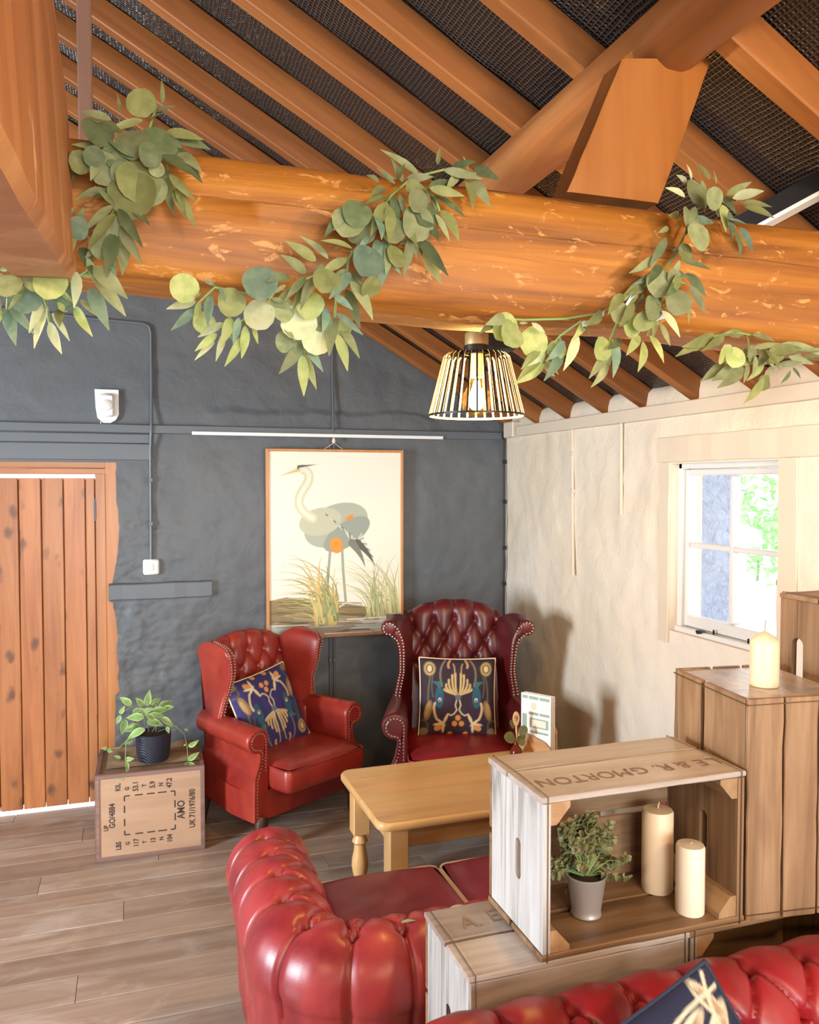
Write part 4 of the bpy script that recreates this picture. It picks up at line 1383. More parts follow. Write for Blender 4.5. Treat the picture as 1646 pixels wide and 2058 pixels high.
ZB = .690
white_ends = dict(end0=crate_white)
cr1 = crate('open crate with faded stencilled letters on top, holding the potted plant and two candles', (.846, 1.597, ZB), (0, 0, 0), mats=dict(end0=crate_white, top=crate_pale), top=(.62,), bottom=(.55,), back=(.50,), back_gap=.016)
cr2 = crate('lower left whitewashed crate under the lettered crate, its front boarded up', (.674, 1.597, ZB - .369), (0, 0, 0), L=.555, mats=dict(end0=crate_white, end1=crate_z, top=crate_pale, front=crate_pale), top=(.5,), front=(), block=False, gap=.012)
cr3 = crate('lower right crate with a dark open front, under the upright crate', (1.236, 1.597, ZB - .369), (0, 0, 0), L=.55, mats=dict(end0=crate_white))
# upright crate: standing on end
Mr = Matrix(((0, -1, 0), (0, 0, -1), (1, 0, 0)))          # local x->z, y->-x, z->-y
cr4 = crate('upright brown crate standing on end with a short candle on top', (1.397 + .29, 1.600 + .350, ZB + .0005), (0, 0, 0), L=.535, H=.350, mats=dict(top=crate_x, bottom=crate_x, back=crate_x, end1=crate_pale), top=(.33, .66), bottom=(.30, .62), back=(.40,), back_gap=.020)
_R4 = Matrix.Rotation(-math.radians(7.5), 3, 'Z')
cr4.rotation_euler = (_R4 @ Matrix(((0, -1, 0), (0, 0, -1), (1, 0, 0)))).to_euler()
cr4.location = Vector((1.397, 1.600, ZB + .0005)) + _R4 @ Vector((.29, .350, 0))
cr5 = crate('crate at the far right edge whose hand slot shows above the upright crate', (1.79 + .38, 1.925, 1.064), (0, 0, PI), L=.38, slot_y=.066, slot_size=(.021, .066))
cr6 = crate('crate at the right edge directly beneath the slotted crate', (1.79, 1.600, ZB + .001), (0, 0, 0), L=.38, H=.370)
cr7 = crate('bottom crate at the right edge, lowest of that stack', (1.79, 1.600, ZB - .369), (0, 0, 0), L=.38)
# crates at floor level that carry the rows
cr8 = crate('crate on the floor below the whitewashed crate', (.674, 1.597, -.048 + .0), (0, 0, 0), L=.555, H=.368)
cr9 = crate('crate on the floor below the dark open crate', (1.236, 1.597, -.048), (0, 0, 0), L=.55, H=.368)
cr10 = crate('crate on the floor at the right edge', (1.79, 1.600, -.048), (0, 0, 0), L=.38, H=.368)
for c_ in (cr8, cr9, cr10):
    c_.scale = (1, 1, .317 / .368); c_.location.z = .001

rzt = Matrix.Rotation(PI, 3, 'Z').to_quaternion()
text_part('MORTON', .062, (.150, .085, .3692), rzt, ink_faint, cr1, .92)
text_part('G.', .060, (.295, .085, .3692), rzt, ink_faint, cr1, 1.0)
text_part('R.', .060, (.368, .085, .3692), rzt, ink_faint, cr1, 1.0)
text_part('&', .060, (.425, .085, .3692), rzt, ink_faint, cr1, 1.0)
text_part('E', .060, (.478, .085, .3692), rzt, ink_faint, cr1, 1.0)
text_part('L', .060, (.517, .085, .3692), rzt, ink_faint, cr1, 1.0)
text_part('A.', .075, (.085, .205, .3695), Matrix.Rotation(0.0, 3, 'Z').to_quaternion(), ink_faint, cr2, .8)
text_part('E', .075, (.150, .215, .3695), Matrix.Rotation(0.0, 3, 'Z').to_quaternion(), ink_faint, cr2, .8)
# illegible worn stamp on the left face of the upright crate
mb = MB()
for k, (z, y0, y1) in enumerate(((.785, .05, .075), (.80, .052, .085), (.815, .05, .07), (.832, .055, .088), (.85, .05, .08), (.868, .054, .084), (.885, .05, .07), (.90, .056, .088), (.915, .05, .074))):
    mb.box(1.3962, 1.3968, 1.95 - y1 - .02, 1.95 - y0 - .02, z, z + .006)
mb.box(1.3962, 1.3968, 1.95 - .092, 1.95 - .089, .78, .92)
obj('worn_stamp', mb, ink_faint, cr4, True, smooth=False)


# ---- candles
def candle(label, loc, r, h, top, m, wick=.012):
    root = thing('pillar_candle', label, 'candle', loc, 0, None)
    mb = MB()
    if top == 'cone': prof = [(r * .97, 0), (r, .004), (r, h - .016), (r * .96, h - .010), (r * .5, h + .004), (.002, h + .014)]
    else: prof = [(r * .97, 0), (r, .004), (r, h - .006), (r * .93, h - .0), (r * .6, h + .001), (.002, h + .003)]
    mb.lathe(prof, (0, 0, 0), 32)
    obj('wax', mb, m, root)
    z = h + (.014 if top == 'cone' else .002)
    mb = MB(); mb.tube([(0, 0, z - .003), (.001, 0, z + wick * .5), (.004, .0, z + wick)], .0012 if top == 'cone' else .0018, 6); obj('wick', mb, plain('wick_cotton', (.55, .45, .3), .8) if top != 'cone' else plain('burnt_wick', (.2, .18, .18), .8), root)
    return root


pc = lambda px, py, z: None
candle('taller plain pillar candle inside the lettered crate', (1.268, 1.775, ZB + .0145), .0395, .208, 'flat', wax, .016)
candle('shorter paler pillar candle at the front of the lettered crate', (1.277, 1.655, ZB + .0145), .0345, .166, 'flat', wax2, .002)
candle('short ivory candle with a pointed top on the upright crate', (1.545, 1.715, 1.2265), .036, .128, 'cone', wax, .028)

# ---- little bush in a zinc bucket
px_, py_ = 1.030, 1.725
bush = thing('potted_plant', 'small olive-green bushy plant in a zinc bucket inside the lettered crate', 'plant', (px_, py_, ZB + .0145))
mb = MB(); mb.lathe([(.034, 0), (.037, .002), (.037, .006), (.035, .010), (.0365, .02), (.047, .094), (.049, .097), (.049, .100), (.046, .100), (.043, .09)], (0, 0, 0), 28, False)
mb.lathe([(.034, 0.001), (.001, .001)], (0, 0, 0), 28, False); obj('bucket', mb, zinc, bush)
mb = MB(); mb.lathe([(.044, .088), (.02, .093), (.001, .094)], (0, 0, 0), 16, False); obj('soil', mb, soil, bush)
sm = MB(); lm = MB()
for k in range(84):
    th = random.uniform(0, 2 * PI); ph = abs(random.gauss(0, .85)); rr = random.uniform(.55, 1.0)
    d = Vector((math.sin(ph) * math.cos(th), math.sin(ph) * math.sin(th) * .75, math.cos(ph)))
    tip = Vector((0, 0, .10)) + Vector((d.x * .135, d.y * .09, d.z * .122 - .04 * (ph > .9))) * rr + Vector((0, 0, .012))
    sm.tube([(0, 0, .09), Vector((0, 0, .10)) + (tip - Vector((0, 0, .1))) * .55 + Vector((0, 0, .012)), tip], .0011, 4, False)
    for w in range(4):
        c = tip + (Vector((0, 0, .09)) - tip) * (.10 * w)
        for q in range(4):
            a = q * PI / 2 + w * .7 + random.uniform(-.3, .3)
            o1 = Vector((math.cos(a), math.sin(a), .55)); o1 = (o1 + d * .4).normalized(); sd = o1.cross(d); sd = sd.normalized() if sd.length > .05 else Vector((1, 0, 0))
            L = random.uniform(.014, .021); W = L * .5
            lm.add([c, c + o1 * L * .5 + sd * W, c + o1 * L * .9 + sd * W * .5 + d * .001, c + o1 * L + d * .002, c + o1 * L * .9 - sd * W * .5 + d * .001, c + o1 * L * .5 - sd * W], [(0, 1, 2, 3), (0, 3, 4, 5)])
obj('stems', sm, stem_green, bush)
obj('leaves', lm, M['leaf_box'], bush, smooth=False, kind='stuff')

# ---- tea chest with stencilled side
TC = (.056, 3.993)
chest = thing('tea_chest', 'plywood tea chest with black stencilled letters beside the plank door', 'chest', (TC[0], TC[1], 0), -.02)
hw_, dd, hh_ = .246, .40, .405
for nm, a in (('side_panel', (-hw_ + .006, hw_ - .006, .005, .011, .006, hh_ - .006)), ('side_panel', (-hw_ + .006, hw_ - .006, dd - .011, dd - .005, .006, hh_ - .006)), ('side_panel', (-hw_ + .005, -hw_ + .011, .012, dd - .012, .006, hh_ - .006)), ('side_panel', (hw_ - .011, hw_ - .005, .012, dd - .012, .006, hh_ - .006))):
    mb = MB(); mb.box(*a); obj(nm, mb, ply, chest, smooth=False)
mb = MB(); mb.box(-hw_ + .006, hw_ - .006, .012, dd - .012, hh_ - .013, hh_ - .007); obj('lid', mb, wood('chest_lid_wood', (.2, .12, .07), (.30, .19, .11), (.4, .26, .16), 'y', .6, .4), chest, smooth=False)
rust = wood('rusty_edging', (.14, .075, .06), (.22, .125, .105), (.29, .18, .15), 'x', .6, .8)
e = .020
for a in ((-hw_, hw_, 0, .004, 0, e), (-hw_, hw_, 0, .004, hh_ - e, hh_), (-hw_, -hw_ + e, 0, .0045, e, hh_ - e), (hw_ - e, hw_, 0, .0045, e, hh_ - e), (-hw_, hw_, 0, e, hh_ - .004, hh_ + .0004), (-hw_, hw_, dd - e, dd, hh_ - .004, hh_), (-hw_, -hw_ + e, e, dd - e, hh_ - .004, hh_), (hw_ - e, hw_, e, dd - e, hh_ - .004, hh_), (-hw_ - .0003, -hw_ + .004, 0, e, 0, hh_), (hw_ - .004, hw_ + .0003, 0, e, 0, hh_), (-hw_, hw_, dd - .004, dd, 0, hh_)):
    mb = MB(); mb.box(*a, .0012); obj('metal_edging', mb, rust, chest, smooth=False)
rch = (Matrix.Rotation(PI / 2, 3, 'X') @ Matrix.Rotation(PI / 2, 3, 'Z')).to_quaternion()


def chest_txt(s, px, py, size, sq=.8):
    # photo position on the face -> local x, z
    fx = (px - 205.) / (400. - 205.); fz = (1712. - py + (px - 205) * -.12 * 1) / 150.
    text_part(s, size, (-hw_ + .03 + fx * (2 * hw_ - .06), .0046, .03 + fz * (hh_ - .06)), rch, ink, chest, sq, bold=.0012)


for s, fx, fz, sz in (('UP', .055, .36, .030), ('GO/4884', .115, .52, .040), ('LBS', .175, .10, .034), ('KIL', .175, .90, .034), ('G', .265, .12, .028), ('G', .265, .87, .028),
                      ('117', .35, .115, .034), ('53.1', .35, .89, .036), ('T', .435, .11, .026), ('T', .435, .89, .026), ('13', .52, .12, .034), ('5.9', .52, .89, .036), ('N', .605, .13, .028), ('N', .605, .88, .028),
                      ('104', .69, .12, .034), ('47.2', .69, .89, .036), ('AMO', .81, .50, .052), ('UK 71/1976/80', .925, .50, .040)):
    text_part(s, sz * .92, (-hw_ + .024 + fx * (2 * hw_ - .048), .0047, .03 + fz * (hh_ - .06)), rch, ink, chest, .82, bold=.0012)
mb = MB()
def cx_(f): return -hw_ + .024 + f * (2 * hw_ - .048)
def cz_(f): return .03 + f * (hh_ - .06)
for fx in (.235, .745):
    for z0, z1 in ((.24, .30), (.36, .46), (.54, .64), (.70, .77)): mb.box(cx_(fx) - .003, cx_(fx) + .003, .0042, .0047, cz_(z0), cz_(z1))
for fz in (.24, .77):
    for a, b in ((.235, .29), (.34, .42), (.46, .54), (.57, .66), (.70, .745)): mb.box(cx_(a), cx_(b), .0042, .0047, cz_(fz) - .003, cz_(fz) + .003)
obj('stencil_frame', mb, ink, chest, smooth=False)
# folded hessian on the lid
mb = MB()
P = np.zeros((26, 20, 3))
for i in range(26):
    for j in range(20):
        a, b = -.20 + .43 * i / 25, .08 + .31 * j / 19
        w = min(1, min(i, 25 - i) / 3, min(j, 19 - j) / 3)
        P[i, j] = (a, b, hh_ + .003 + w * (.010 + .014 * max(-.5, fbm((a * 7, b * 9, 1), 4)) + .012 * (b > .3)))
mb.grid(P); sack = thing('folded_sack', 'crumpled brown sacking lying on top of the tea chest', 'sack', (TC[0], TC[1], 0), -.02)
P2 = P.copy(); P2[..., 2] = hh_ + .001; mb.grid(P2)
obj('sacking', mb, wood('sack_cloth', (.16, .10, .05), (.24, .16, .09), (.32, .22, .13), 'x', .9, .8), sack, angle=80)


# ---- leaves shared by plants and garlands
def leaf_mesh(name, m, wr, rnd=False, fold=.12, bend=.10, rim=False):
    """unit-length leaf along +y, face towards +z"""
    mb = MB()
    st = [0, .08, .22, .40, .58, .76, .90, 1.0]
    rows = []
    rimv = []
    for t in st:
        if rnd: w = math.sqrt(max(0, t * (1 - t))) * wr * (1.05 if t < .5 else 1)
        else: w = wr * .5 * (math.sin(PI * t ** .8)) ** .85 * (1 - .25 * t)
        if t in (0, 1.0): w = .01 if not rnd else .05
        zb = bend * (t - t * t * 1.6)
        if rim:
            rows += [(-w, t, zb + fold * w), (-w * .74, t, zb + fold * w * .7), (0, t, zb), (w * .74, t, zb + fold * w * .7), (w, t, zb + fold * w)]; rimv += [1, .15, 0, .15, 1]
        else:
            rows += [(-w, t, zb + fold * w), (0, t, zb), (w, t, zb + fold * w)]
    k = 5 if rim else 3
    f = [(i * k + j, i * k + j + 1, (i + 1) * k + j + 1, (i + 1) * k + j) for i in range(len(st) - 1) for j in range(k - 1)]
    me = bpy.data.meshes.new(name); me.from_pydata(rows, [], f); me.materials.append(m)
    if rim:
        at_ = me.attributes.new('rim', 'FLOAT', 'POINT'); at_.data.foreach_set('value', rimv)
    me.polygons.foreach_set('use_smooth', [True] * len(f))
    return me


def put_leaf(name, me, parent, base, tip, nrm, L=None):
    base, tip = Vector(base), Vector(tip)
    y = tip - base; l = y.length if L is None else L; y.normalize()
    z = Vector(nrm); z = (z - y * z.dot(y)).normalized(); x = y.cross(z)
    o = link(name, me, parent)
    o.matrix_parent_inverse = base_matrix(parent).inverted()
    o.matrix_basis = Matrix.Translation(base) @ Matrix((x, y, z)).transposed().to_4x4() @ Matrix.Scale(l, 4)
    return o


# ---- trailing variegated plant
pp = thing('trailing_plant', 'variegated trailing plant in a dark woven pot on the tea chest', 'plant', (.072, 4.115, hh_ + .012))
pm = MB()
prof = [(.060, 0), (.070, .004), (.077, .03), (.081, .08), (.083, .135), (.078, .135), (.076, .115)]
pm.lathe(prof, (0, 0, 0), 36, False); pm.lathe([(.060, .001), (.001, .001)], (0, 0, 0), 36, False)
potm, nt_, bs_ = mat_new('woven_dark_pot'); bs_.inputs['Base Color'].default_value = (.018, .022, .036, 1); setp(bs_, rough=.5)
_w1 = N(nt_, 'ShaderNodeTexWave', wave_type='BANDS', bands_direction='DIAGONAL'); _w1.inputs['Scale'].default_value = 55
nt_.links.new(coords(nt_, (1, 1, 1), False), _w1.inputs[0]); bump(nt_, bs_, _w1.outputs['Fac'], .8, .004)
obj('pot', pm, potm, pp, angle=50)
mb = MB(); mb.lathe([(.076, .12), (.03, .123), (.001, .123)], (0, 0, 0), 20, False); obj('soil', mb, soil, pp)
vle = leaf_mesh('leaf', M['leaf_variegated'], .54, fold=.25, bend=.18, rim=True)
vl = leaf_mesh('leaf', M['leaf_variegated'], .48, fold=.35, bend=.30, rim=True)
PPX = lambda px, py, y: at(180 + px / 5.564, 1370 + py / 5.564, y)
stm = MB()
# (base, tip) measured on the photograph, with a depth for each
vleaves = [(470, 260, 340, 175, 4.10), (340, 360, 390, 275, 4.08), (345, 375, 300, 480, 4.08), (400, 420, 360, 595, 4.06), (600, 270, 520, 185, 4.12), (640, 275, 670, 95, 4.14), (680, 250, 800, 180, 4.18), (770, 290, 925, 215, 4.22),
           (480, 360, 600, 290, 4.10), (610, 400, 410, 400, 4.06), (640, 400, 830, 370, 4.06), (560, 440, 470, 380, 4.08), (640, 440, 820, 485, 4.04), (800, 400, 935, 500, 4.06), (870, 470, 960, 500, 4.08), (860, 500, 890, 580, 4.06),
           (620, 530, 420, 630, 4.05), (560, 480, 400, 560, 4.1), (480, 640, 390, 700, 4.04), (600, 330, 720, 300, 4.08), (640, 380, 560, 290, 4.1), (700, 330, 880, 310, 4.12), (500, 460, 420, 520, 4.06),
           (200, 745, 135, 745, 4.07), (200, 765, 255, 785, 4.06), (350, 860, 275, 830, 4.03), (400, 870, 495, 860, 4.03), (410, 900, 430, 1010, 4.015), (405, 1035, 265, 1115, 4.010), (720, 420, 620, 360, 4.02), (690, 300, 760, 230, 4.16),
           (1105, 725, 1220, 660, 4.10), (1100, 880, 1225, 790, 4.06), (1100, 910, 1050, 925, 4.04), (1105, 915, 1185, 930, 4.04), (1080, 700, 1050, 720, 4.1), (1060, 530, 1110, 555, 4.14), (560, 300, 480, 330, 4.14), (780, 460, 700, 470, 4.03), (830, 300, 940, 280, 4.16)]
for (a, b, c, d, yy) in vleaves:
    p, q = PPX(a, b, yy), PPX(c, d, yy - .012 + random.uniform(-.015, .015))
    put_leaf('leaf', random.choice((vl, vle)), pp, p, q, Vector((random.uniform(-.4, .4), -1, random.uniform(.0, .9))))
for line in ([(620, 560, 4.13), (610, 420, 4.12), (470, 270, 4.10), (345, 365, 4.08)], [(660, 560, 4.13), (640, 400, 4.1), (680, 260, 4.15)], [(700, 560, 4.13), (800, 400, 4.1), (870, 480, 4.08)], [(740, 560, 4.13), (760, 350, 4.18), (870, 240, 4.2)],
             [(590, 560, 4.12), (500, 560, 4.06), (405, 700, 4.03), (400, 860, 4.025), (415, 1030, 4.012)], [(600, 570, 4.12), (450, 620, 4.06), (330, 740, 4.05), (205, 755, 4.07)], [(760, 560, 4.13), (950, 490, 4.14), (1060, 590, 4.13), (1090, 720, 4.1), (1105, 910, 4.05)]):
    stm.tube([PPX(*p) for p in line], .0016, 5)
obj('stems', stm, stem_green, pp, True)

# ---- framed print
pic = thing('framed_print', 'tall cream marsh bird print in a thin orange-brown frame hanging on the dark wall', 'picture', (1.11, 4.65, 1.40), 0)
x0, x1, z0, z1 = .700, 1.512, .860, 1.948
fm = wood('picture_frame_wood', (.40, .16, .04), (.5, .22, .07), (.58, .28, .10), 'z', .4)
for a in ((x0, x0 + .016, 4.63, 4.668, z0, z1), (x1 - .016, x1, 4.63, 4.668, z0, z1), (x0 + .0165, x1 - .0165, 4.63, 4.668, z0, z0 + .016), (x0 + .0165, x1 - .0165, 4.63, 4.668, z1 - .016, z1)):
    mb = MB(); mb.box(*a, .002); obj('frame', mb, fm, pic, True, smooth=False)
cv = Canvas(300, 400, (.84, .76, .63)); cv.asp = 1.34
rr_ = random.Random(4)
# bank, water, reeds and one plain upright grey wading bird
cv.poly([(0, .20), (.12, .215), (.3, .20), (.45, .16), (.6, .165), (.75, .14), (.84, .10), (.82, .06), (.5, .05), (0, .07)], (.26, .19, .09))
cv.poly([(0, .07), (.5, .05), (.82, .06), (.84, .10), (1, .105), (1, 0), (0, 0)], (.42, .43, .38))
for k in range(26): cv.line([(rr_.uniform(0, .6), y_ := rr_.uniform(.0, .09)), (rr_.uniform(.4, 1), y_ - .005)], .003, rr_.choice(((.10, .10, .09), (.7, .68, .58), (.22, .22, .2))))
for k in range(30):
    yy = rr_.uniform(.08, .20); cv.line([(rr_.uniform(0, .3), yy), (rr_.uniform(.3, .75), yy - .03)], .003, rr_.choice(((.14, .10, .05), (.40, .30, .14))))
cv.poly([(.22, .02), (.3, .045), (.5, .04), (.62, .055), (.66, .035), (.5, .015), (.3, .0)], (.30, .25, .18))
body = (.40, .43, .33); dark_ = (.10, .11, .09); mid_ = (.29, .33, .27)
cv.line([(.46, .52), (.44, .36), (.42, .19)], .010, (.34, .35, .26)); cv.line([(.54, .52), (.55, .35), (.57, .17)], .010, (.34, .35, .26))
cv.line([(.42, .19), (.34, .175)], .007, (.6, .56, .42)); cv.line([(.57, .17), (.68, .155)], .007, (.6, .56, .42)); cv.line([(.57, .17), (.52, .15)], .007, (.6, .56, .42))
cv.ellipse(.50, .60, .25, .15, body, .35); cv.ellipse(.58, .55, .20, .09, mid_, .55); cv.ellipse(.38, .62, .16, .10, (.50, .50, .36), .2)
for k in range(12): cv.line(curve((.42 + .02 * k, .66 - .012 * k), (.6, .56 - .01 * k), (.78 - .008 * k, .42 + .012 * k)), .0035, dark_ if k % 3 == 0 else (.62, .62, .5))
cv.line(curve((.66, .50), (.76, .44), (.80, .36)), .028, dark_, 1, True); cv.line(curve((.62, .50), (.70, .43), (.72, .36)), .03, (.2, .2, .16), 1, True)
cv.ellipse(.50, .49, .05, .06, (.72, .28, .05), .2); cv.ellipse(.60, .64, .035, .015, (.75, .25, .04), .4)
neck = curve((.32, .64), (.16, .70), (.26, .80), 10) + curve((.26, .80), (.34, .88), (.25, .905), 8)
cv.line(neck, .035, (.62, .60, .40)); cv.line(neck, .016, (.74, .72, .56))
cv.ellipse(.235, .905, .045, .026, (.70, .68, .54)); cv.line([(.22, .90), (.07, .865)], .013, (.62, .50, .20), 1, True); cv.line([(.22, .918), (.36, .93)], .010, dark_, 1, True)
cv.ellipse(.215, .908, .006, .006, (.05, .04, .02))
for k in range(70):
    b = (rr_.uniform(.34, .52), rr_.uniform(.05, .14)); t = (b[0] - rr_.uniform(-.08, .45), b[1] + rr_.uniform(.05, .30)); m_ = (b[0] - .02 + rr_.uniform(-.05, .05), t[1] + .04)
    cv.line(curve(b, m_, t), .008, rr_.choice(((.52, .44, .14), (.30, .32, .14), (.60, .50, .22), (.18, .22, .10), (.62, .40, .12))), 1, True)
for k in range(80):
    b = (rr_.uniform(.72, .99), rr_.uniform(.08, .13)); t = (b[0] + rr_.uniform(-.35, .12), b[1] + rr_.uniform(.10, .32)); m_ = (b[0] + rr_.uniform(-.04, .04), t[1] * .9)
    cv.line(curve(b, m_, t), .0055, rr_.choice(((.50, .48, .20), (.40, .44, .20), (.62, .58, .32), (.30, .33, .14))), 1, True)
gx = np.linspace(x0 + .014, x1 - .014, 300); gz = np.linspace(z0 + .014, z1 - .014, 400)
P = np.zeros((300, 400, 3)); P[..., 0] = gx[:, None]; P[..., 1] = 4.640; P[..., 2] = gz[None, :]
print_mesh('print', P, cv.a, M['art_print'], pic, True)
mb = MB(); mb.box(x0 + .012, x1 - .012, 4.645, 4.664, z0 + .012, z1 - .012); obj('backing_board', mb, plain('backing_card', (.3, .24, .17), .8), pic, True, smooth=False)
mb = MB(); mb.tube([(1.035, 4.652, 1.947), (1.093, 4.645, 1.985), (1.15, 4.652, 1.947)], .0018, 5); mb.tube([(1.093, 4.645, 1.985), (1.093, 4.645, 2.02)], .0018, 5); mb.lathe([(.008, 0), (.012, .01), (.006, .028)], (1.093, 4.645, 1.985), 8)
obj('hanging_cord', mb, plain('pale_cord', (.75, .6, .5), .7), pic, True)
mb = MB(); mb.box(.300, 1.768, 4.640, 4.655, 2.017, 2.036, .002)
tag(obj('picture_rail', mb, plain('white_aluminium', (.82, .80, .76), .35), smooth=False), 'slim white picture hanging rail on the dark wall', 'rail')

# ---- wall fittings
sw = thing('light_switch', 'cream square light switch at the end of the wall cable', 'switch', (.080, 4.672, 1.297))
mb = MB(); mb.box(-.042, .042, -.016, .03, -.042, .042, .008); obj('plate', mb, white_plastic, sw)
mb = MB(); mb.box(-.012, .012, -.024, -.014, -.018, .018, .003); obj('rocker', mb, white_plastic, sw)
for s in (-1, 1):
    mb = MB(); mb.xf = Matrix.Translation((s * .028, -.016, 0)) @ Matrix.Rotation(PI / 2, 4, 'X'); mb.lathe([(.004, 0), (.004, .001), (.001, .0015)], (0, 0, 0), 8); obj('screw', mb, brass, sw)
pir = thing('alarm_sensor', 'white shield-shaped motion sensor above the plank door', 'sensor', (-.136, 4.672, 2.165))
def shield(k):
    return [(-.060 * k, .085 * k), (.060 * k, .085 * k), (.060 * k, -.045 * k), (.045 * k, -.075 * k), (.018 * k, -.092 * k), (-.018 * k, -.092 * k), (-.048 * k, -.065 * k), (-.056 * k, -.01)]
mb = MB(); mb.prism(shield(1.0), 'y', -.006, .03); obj('back_plate', mb, white_plastic, pir, smooth=False)
mb = MB(); mb.box(-.038, .040, -.034, -.006, -.062, .062, .014); obj('housing', mb, white_plastic, pir)
mb = MB(); mb.xf = Matrix.Translation((.002, -.034, .0)) @ Matrix.Rotation(PI / 2, 4, 'X'); mb.lathe([(.030, -.002), (.028, .006), (.018, .012), (.002, .014)], (0, 0, 0), 20); obj('lens', mb, plain('frosted_lens', (.75, .72, .66), .5), pir)
mb = MB(); mb.tube([(-.03, -.008, -.085), (-.032, -.01, -.105), (-.03, -.012, -.118), (.08, -.014, -.119)], .003, 6); obj('cable', mb, white_plastic, pir)


def conduit(label, pts, r, m):
    mb = MB(); mb.tube(pts, r, 8)
    o = tag(obj('cable_conduit', mb, m), label, 'conduit')
    for k in range(len(pts) - 1):
        a, b = Vector(pts[k]), Vector(pts[k + 1])
        if (b - a).length > .35:
            for t in (.3, .75):
                p = a.lerp(b, t); mc = MB()
                ax = 'z' if abs(b.z - a.z) > abs(b.x - a.x) else 'x'
                mc.box(p.x - r * 1.35, p.x + r * 1.35, p.y - r * 1.35, p.y + r * 1.35, p.z - .012, p.z + .012, .002)
                obj('clip', mc, m, o)
    return o


yc = 4.676
conduit('painted cable conduit running down to the light switch', [(-.9, yc, 2.66), (-.216, yc, 2.622), (.05, yc, 2.612), (.082, yc, 2.598), (.092, yc, 2.565), (.092, yc - .004, 2.25), (.090, yc - .02, 2.09), (.088, yc - .03, 2.05), (.086, yc - .02, 2.0), (.083, yc, 1.93), (.081, yc, 1.40), (.080, yc, 1.335)], .0085, trim_dark)
conduit('painted cable conduit coming down to the picture rail', [(1.095, yc, 2.66), (1.094, yc, 2.35), (1.093, yc - .02, 2.09), (1.093, yc - .02, 2.05)], .007, trim_dark)
conduit('left of two painted cables below the framed print', [(1.076, yc, 1.98), (1.076, yc, .9), (1.076, yc, .30)], .007, trim_dark)
conduit('right of two painted cables below the framed print', [(1.100, yc, 1.98), (1.100, yc, .9), (1.100, yc, .30)], .007, trim_dark)
conduit('longer cream cable strip down the white wall', [(2.192, 3.842, 2.04), (2.192, 3.836, 1.6), (2.192, 3.825, 1.265)], .008, trim_white)
conduit('shorter cream cable strip nearer the window', [(2.192, 3.385, 2.04), (2.192, 3.382, 1.8), (2.192, 3.378, 1.600)], .008, trim_white)

conduit('thin black cable running down the corner between the dark and white walls', [(2.185, 4.662, 2.05), (2.188, 4.664, 1.5), (2.184, 4.662, 1.0), (2.188, 4.664, .25)], .006, black_metal)

# ---- pendant lamp behind the beam
pen = thing('pendant_lamp', 'conical wire cage pendant lamp with a brass cap and glowing bulb', 'lamp', (.992, 2.32, 1.955))
mb = MB(); mb.tube([(0, 0, .25), (0, 0, .43), (0, -.30, .44), (0, -.60, .42)], .0035, 8); obj('flex', mb, black_metal, pen)
mb = MB(); mb.lathe([(.012, .252), (.012, .268), (.006, .272)], (0, 0, 0), 14); obj('cord_grip', mb, black_metal, pen)
mb = MB(); mb.lathe([(.034, .214), (.036, .216), (.036, .250), (.034, .253), (.006, .254)], (0, 0, 0), 32, False); obj('cap', mb, brass, pen)
mb = MB(); mb.lathe([(.040, .186), (.040, .213), (.006, .2135)], (0, 0, 0), 32, False); obj('holder', mb, black_metal, pen)
mb = MB(); mb.lathe([(.020, .118), (.020, .19)], (0, 0, 0), 20); obj('lamp_socket', mb, gold, pen)
RT, RBm, ZT = .102, .147, .185
cag_in = gold
for k in range(32):
    a = 2 * PI * k / 32; c, s = math.cos(a), math.sin(a)
    mb = MB(); th = .0022; w = .0028
    tx, ty = -s * w, c * w
    pts = [(.040, .190), (RT - .012, .190), (RT, .180), (RBm, .004)]
    v = []
    for (r_, z_) in pts:
        for dr in (-th, 0):
            for sg in (-1, 1): v.append(((r_ + dr) * c + sg * tx, (r_ + dr) * s + sg * ty, z_))
    f = []
    for i in range(3):
        b = i * 4
        f += [(b, b + 1, b + 5, b + 4), (b + 2, b + 6, b + 7, b + 3), (b, b + 4, b + 6, b + 2), (b + 1, b + 3, b + 7, b + 5)]
    mb.add(v, f); mb.mi = [1, 0, 1, 1] * 3
    obj('cage_wire', mb, [black_metal, gold], pen, smooth=False)
mb = MB(); mb.lathe([(RBm, 0), (RBm, .006), (RBm - .003, .006), (RBm - .003, 0), (RBm, 0)], (0, 0, 0), 48, False); obj('cage_ring', mb, [black_metal], pen, angle=30)
mb = MB(); mb.lathe([(RBm - .0035, 0.0), (RBm - .0035, .006)], (0, 0, 0), 48, False); obj('ring_lining', mb, gold, pen)
mb = MB(); mb.lathe([(.002, -.0), (.025, .004), (.042, .022), (.047, .045), (.042, .068), (.028, .092), (.019, .108), (.019, .118)], (0, 0, 0), 28, False); bulb = obj('bulb', mb, bulb_glass, pen)
fil = plain('glowing_filament', (1, .8, .5), .5, 0, ((1.0, .74, .36), 60.0))
mb = MB()
for k in range(5):
    a = 2 * PI * k / 5; mb.tube([(.006 * math.cos(a), .006 * math.sin(a), .108), (.016 * math.cos(a + .3), .016 * math.sin(a + .3), .07), (.013 * math.cos(a + .8), .013 * math.sin(a + .8), .026)], .0026, 6)
obj('filament', mb, fil, bulb)
lamp('pendant_light', (.992, 2.32, 2.00), 26, (1.0, .70, .36), .03)

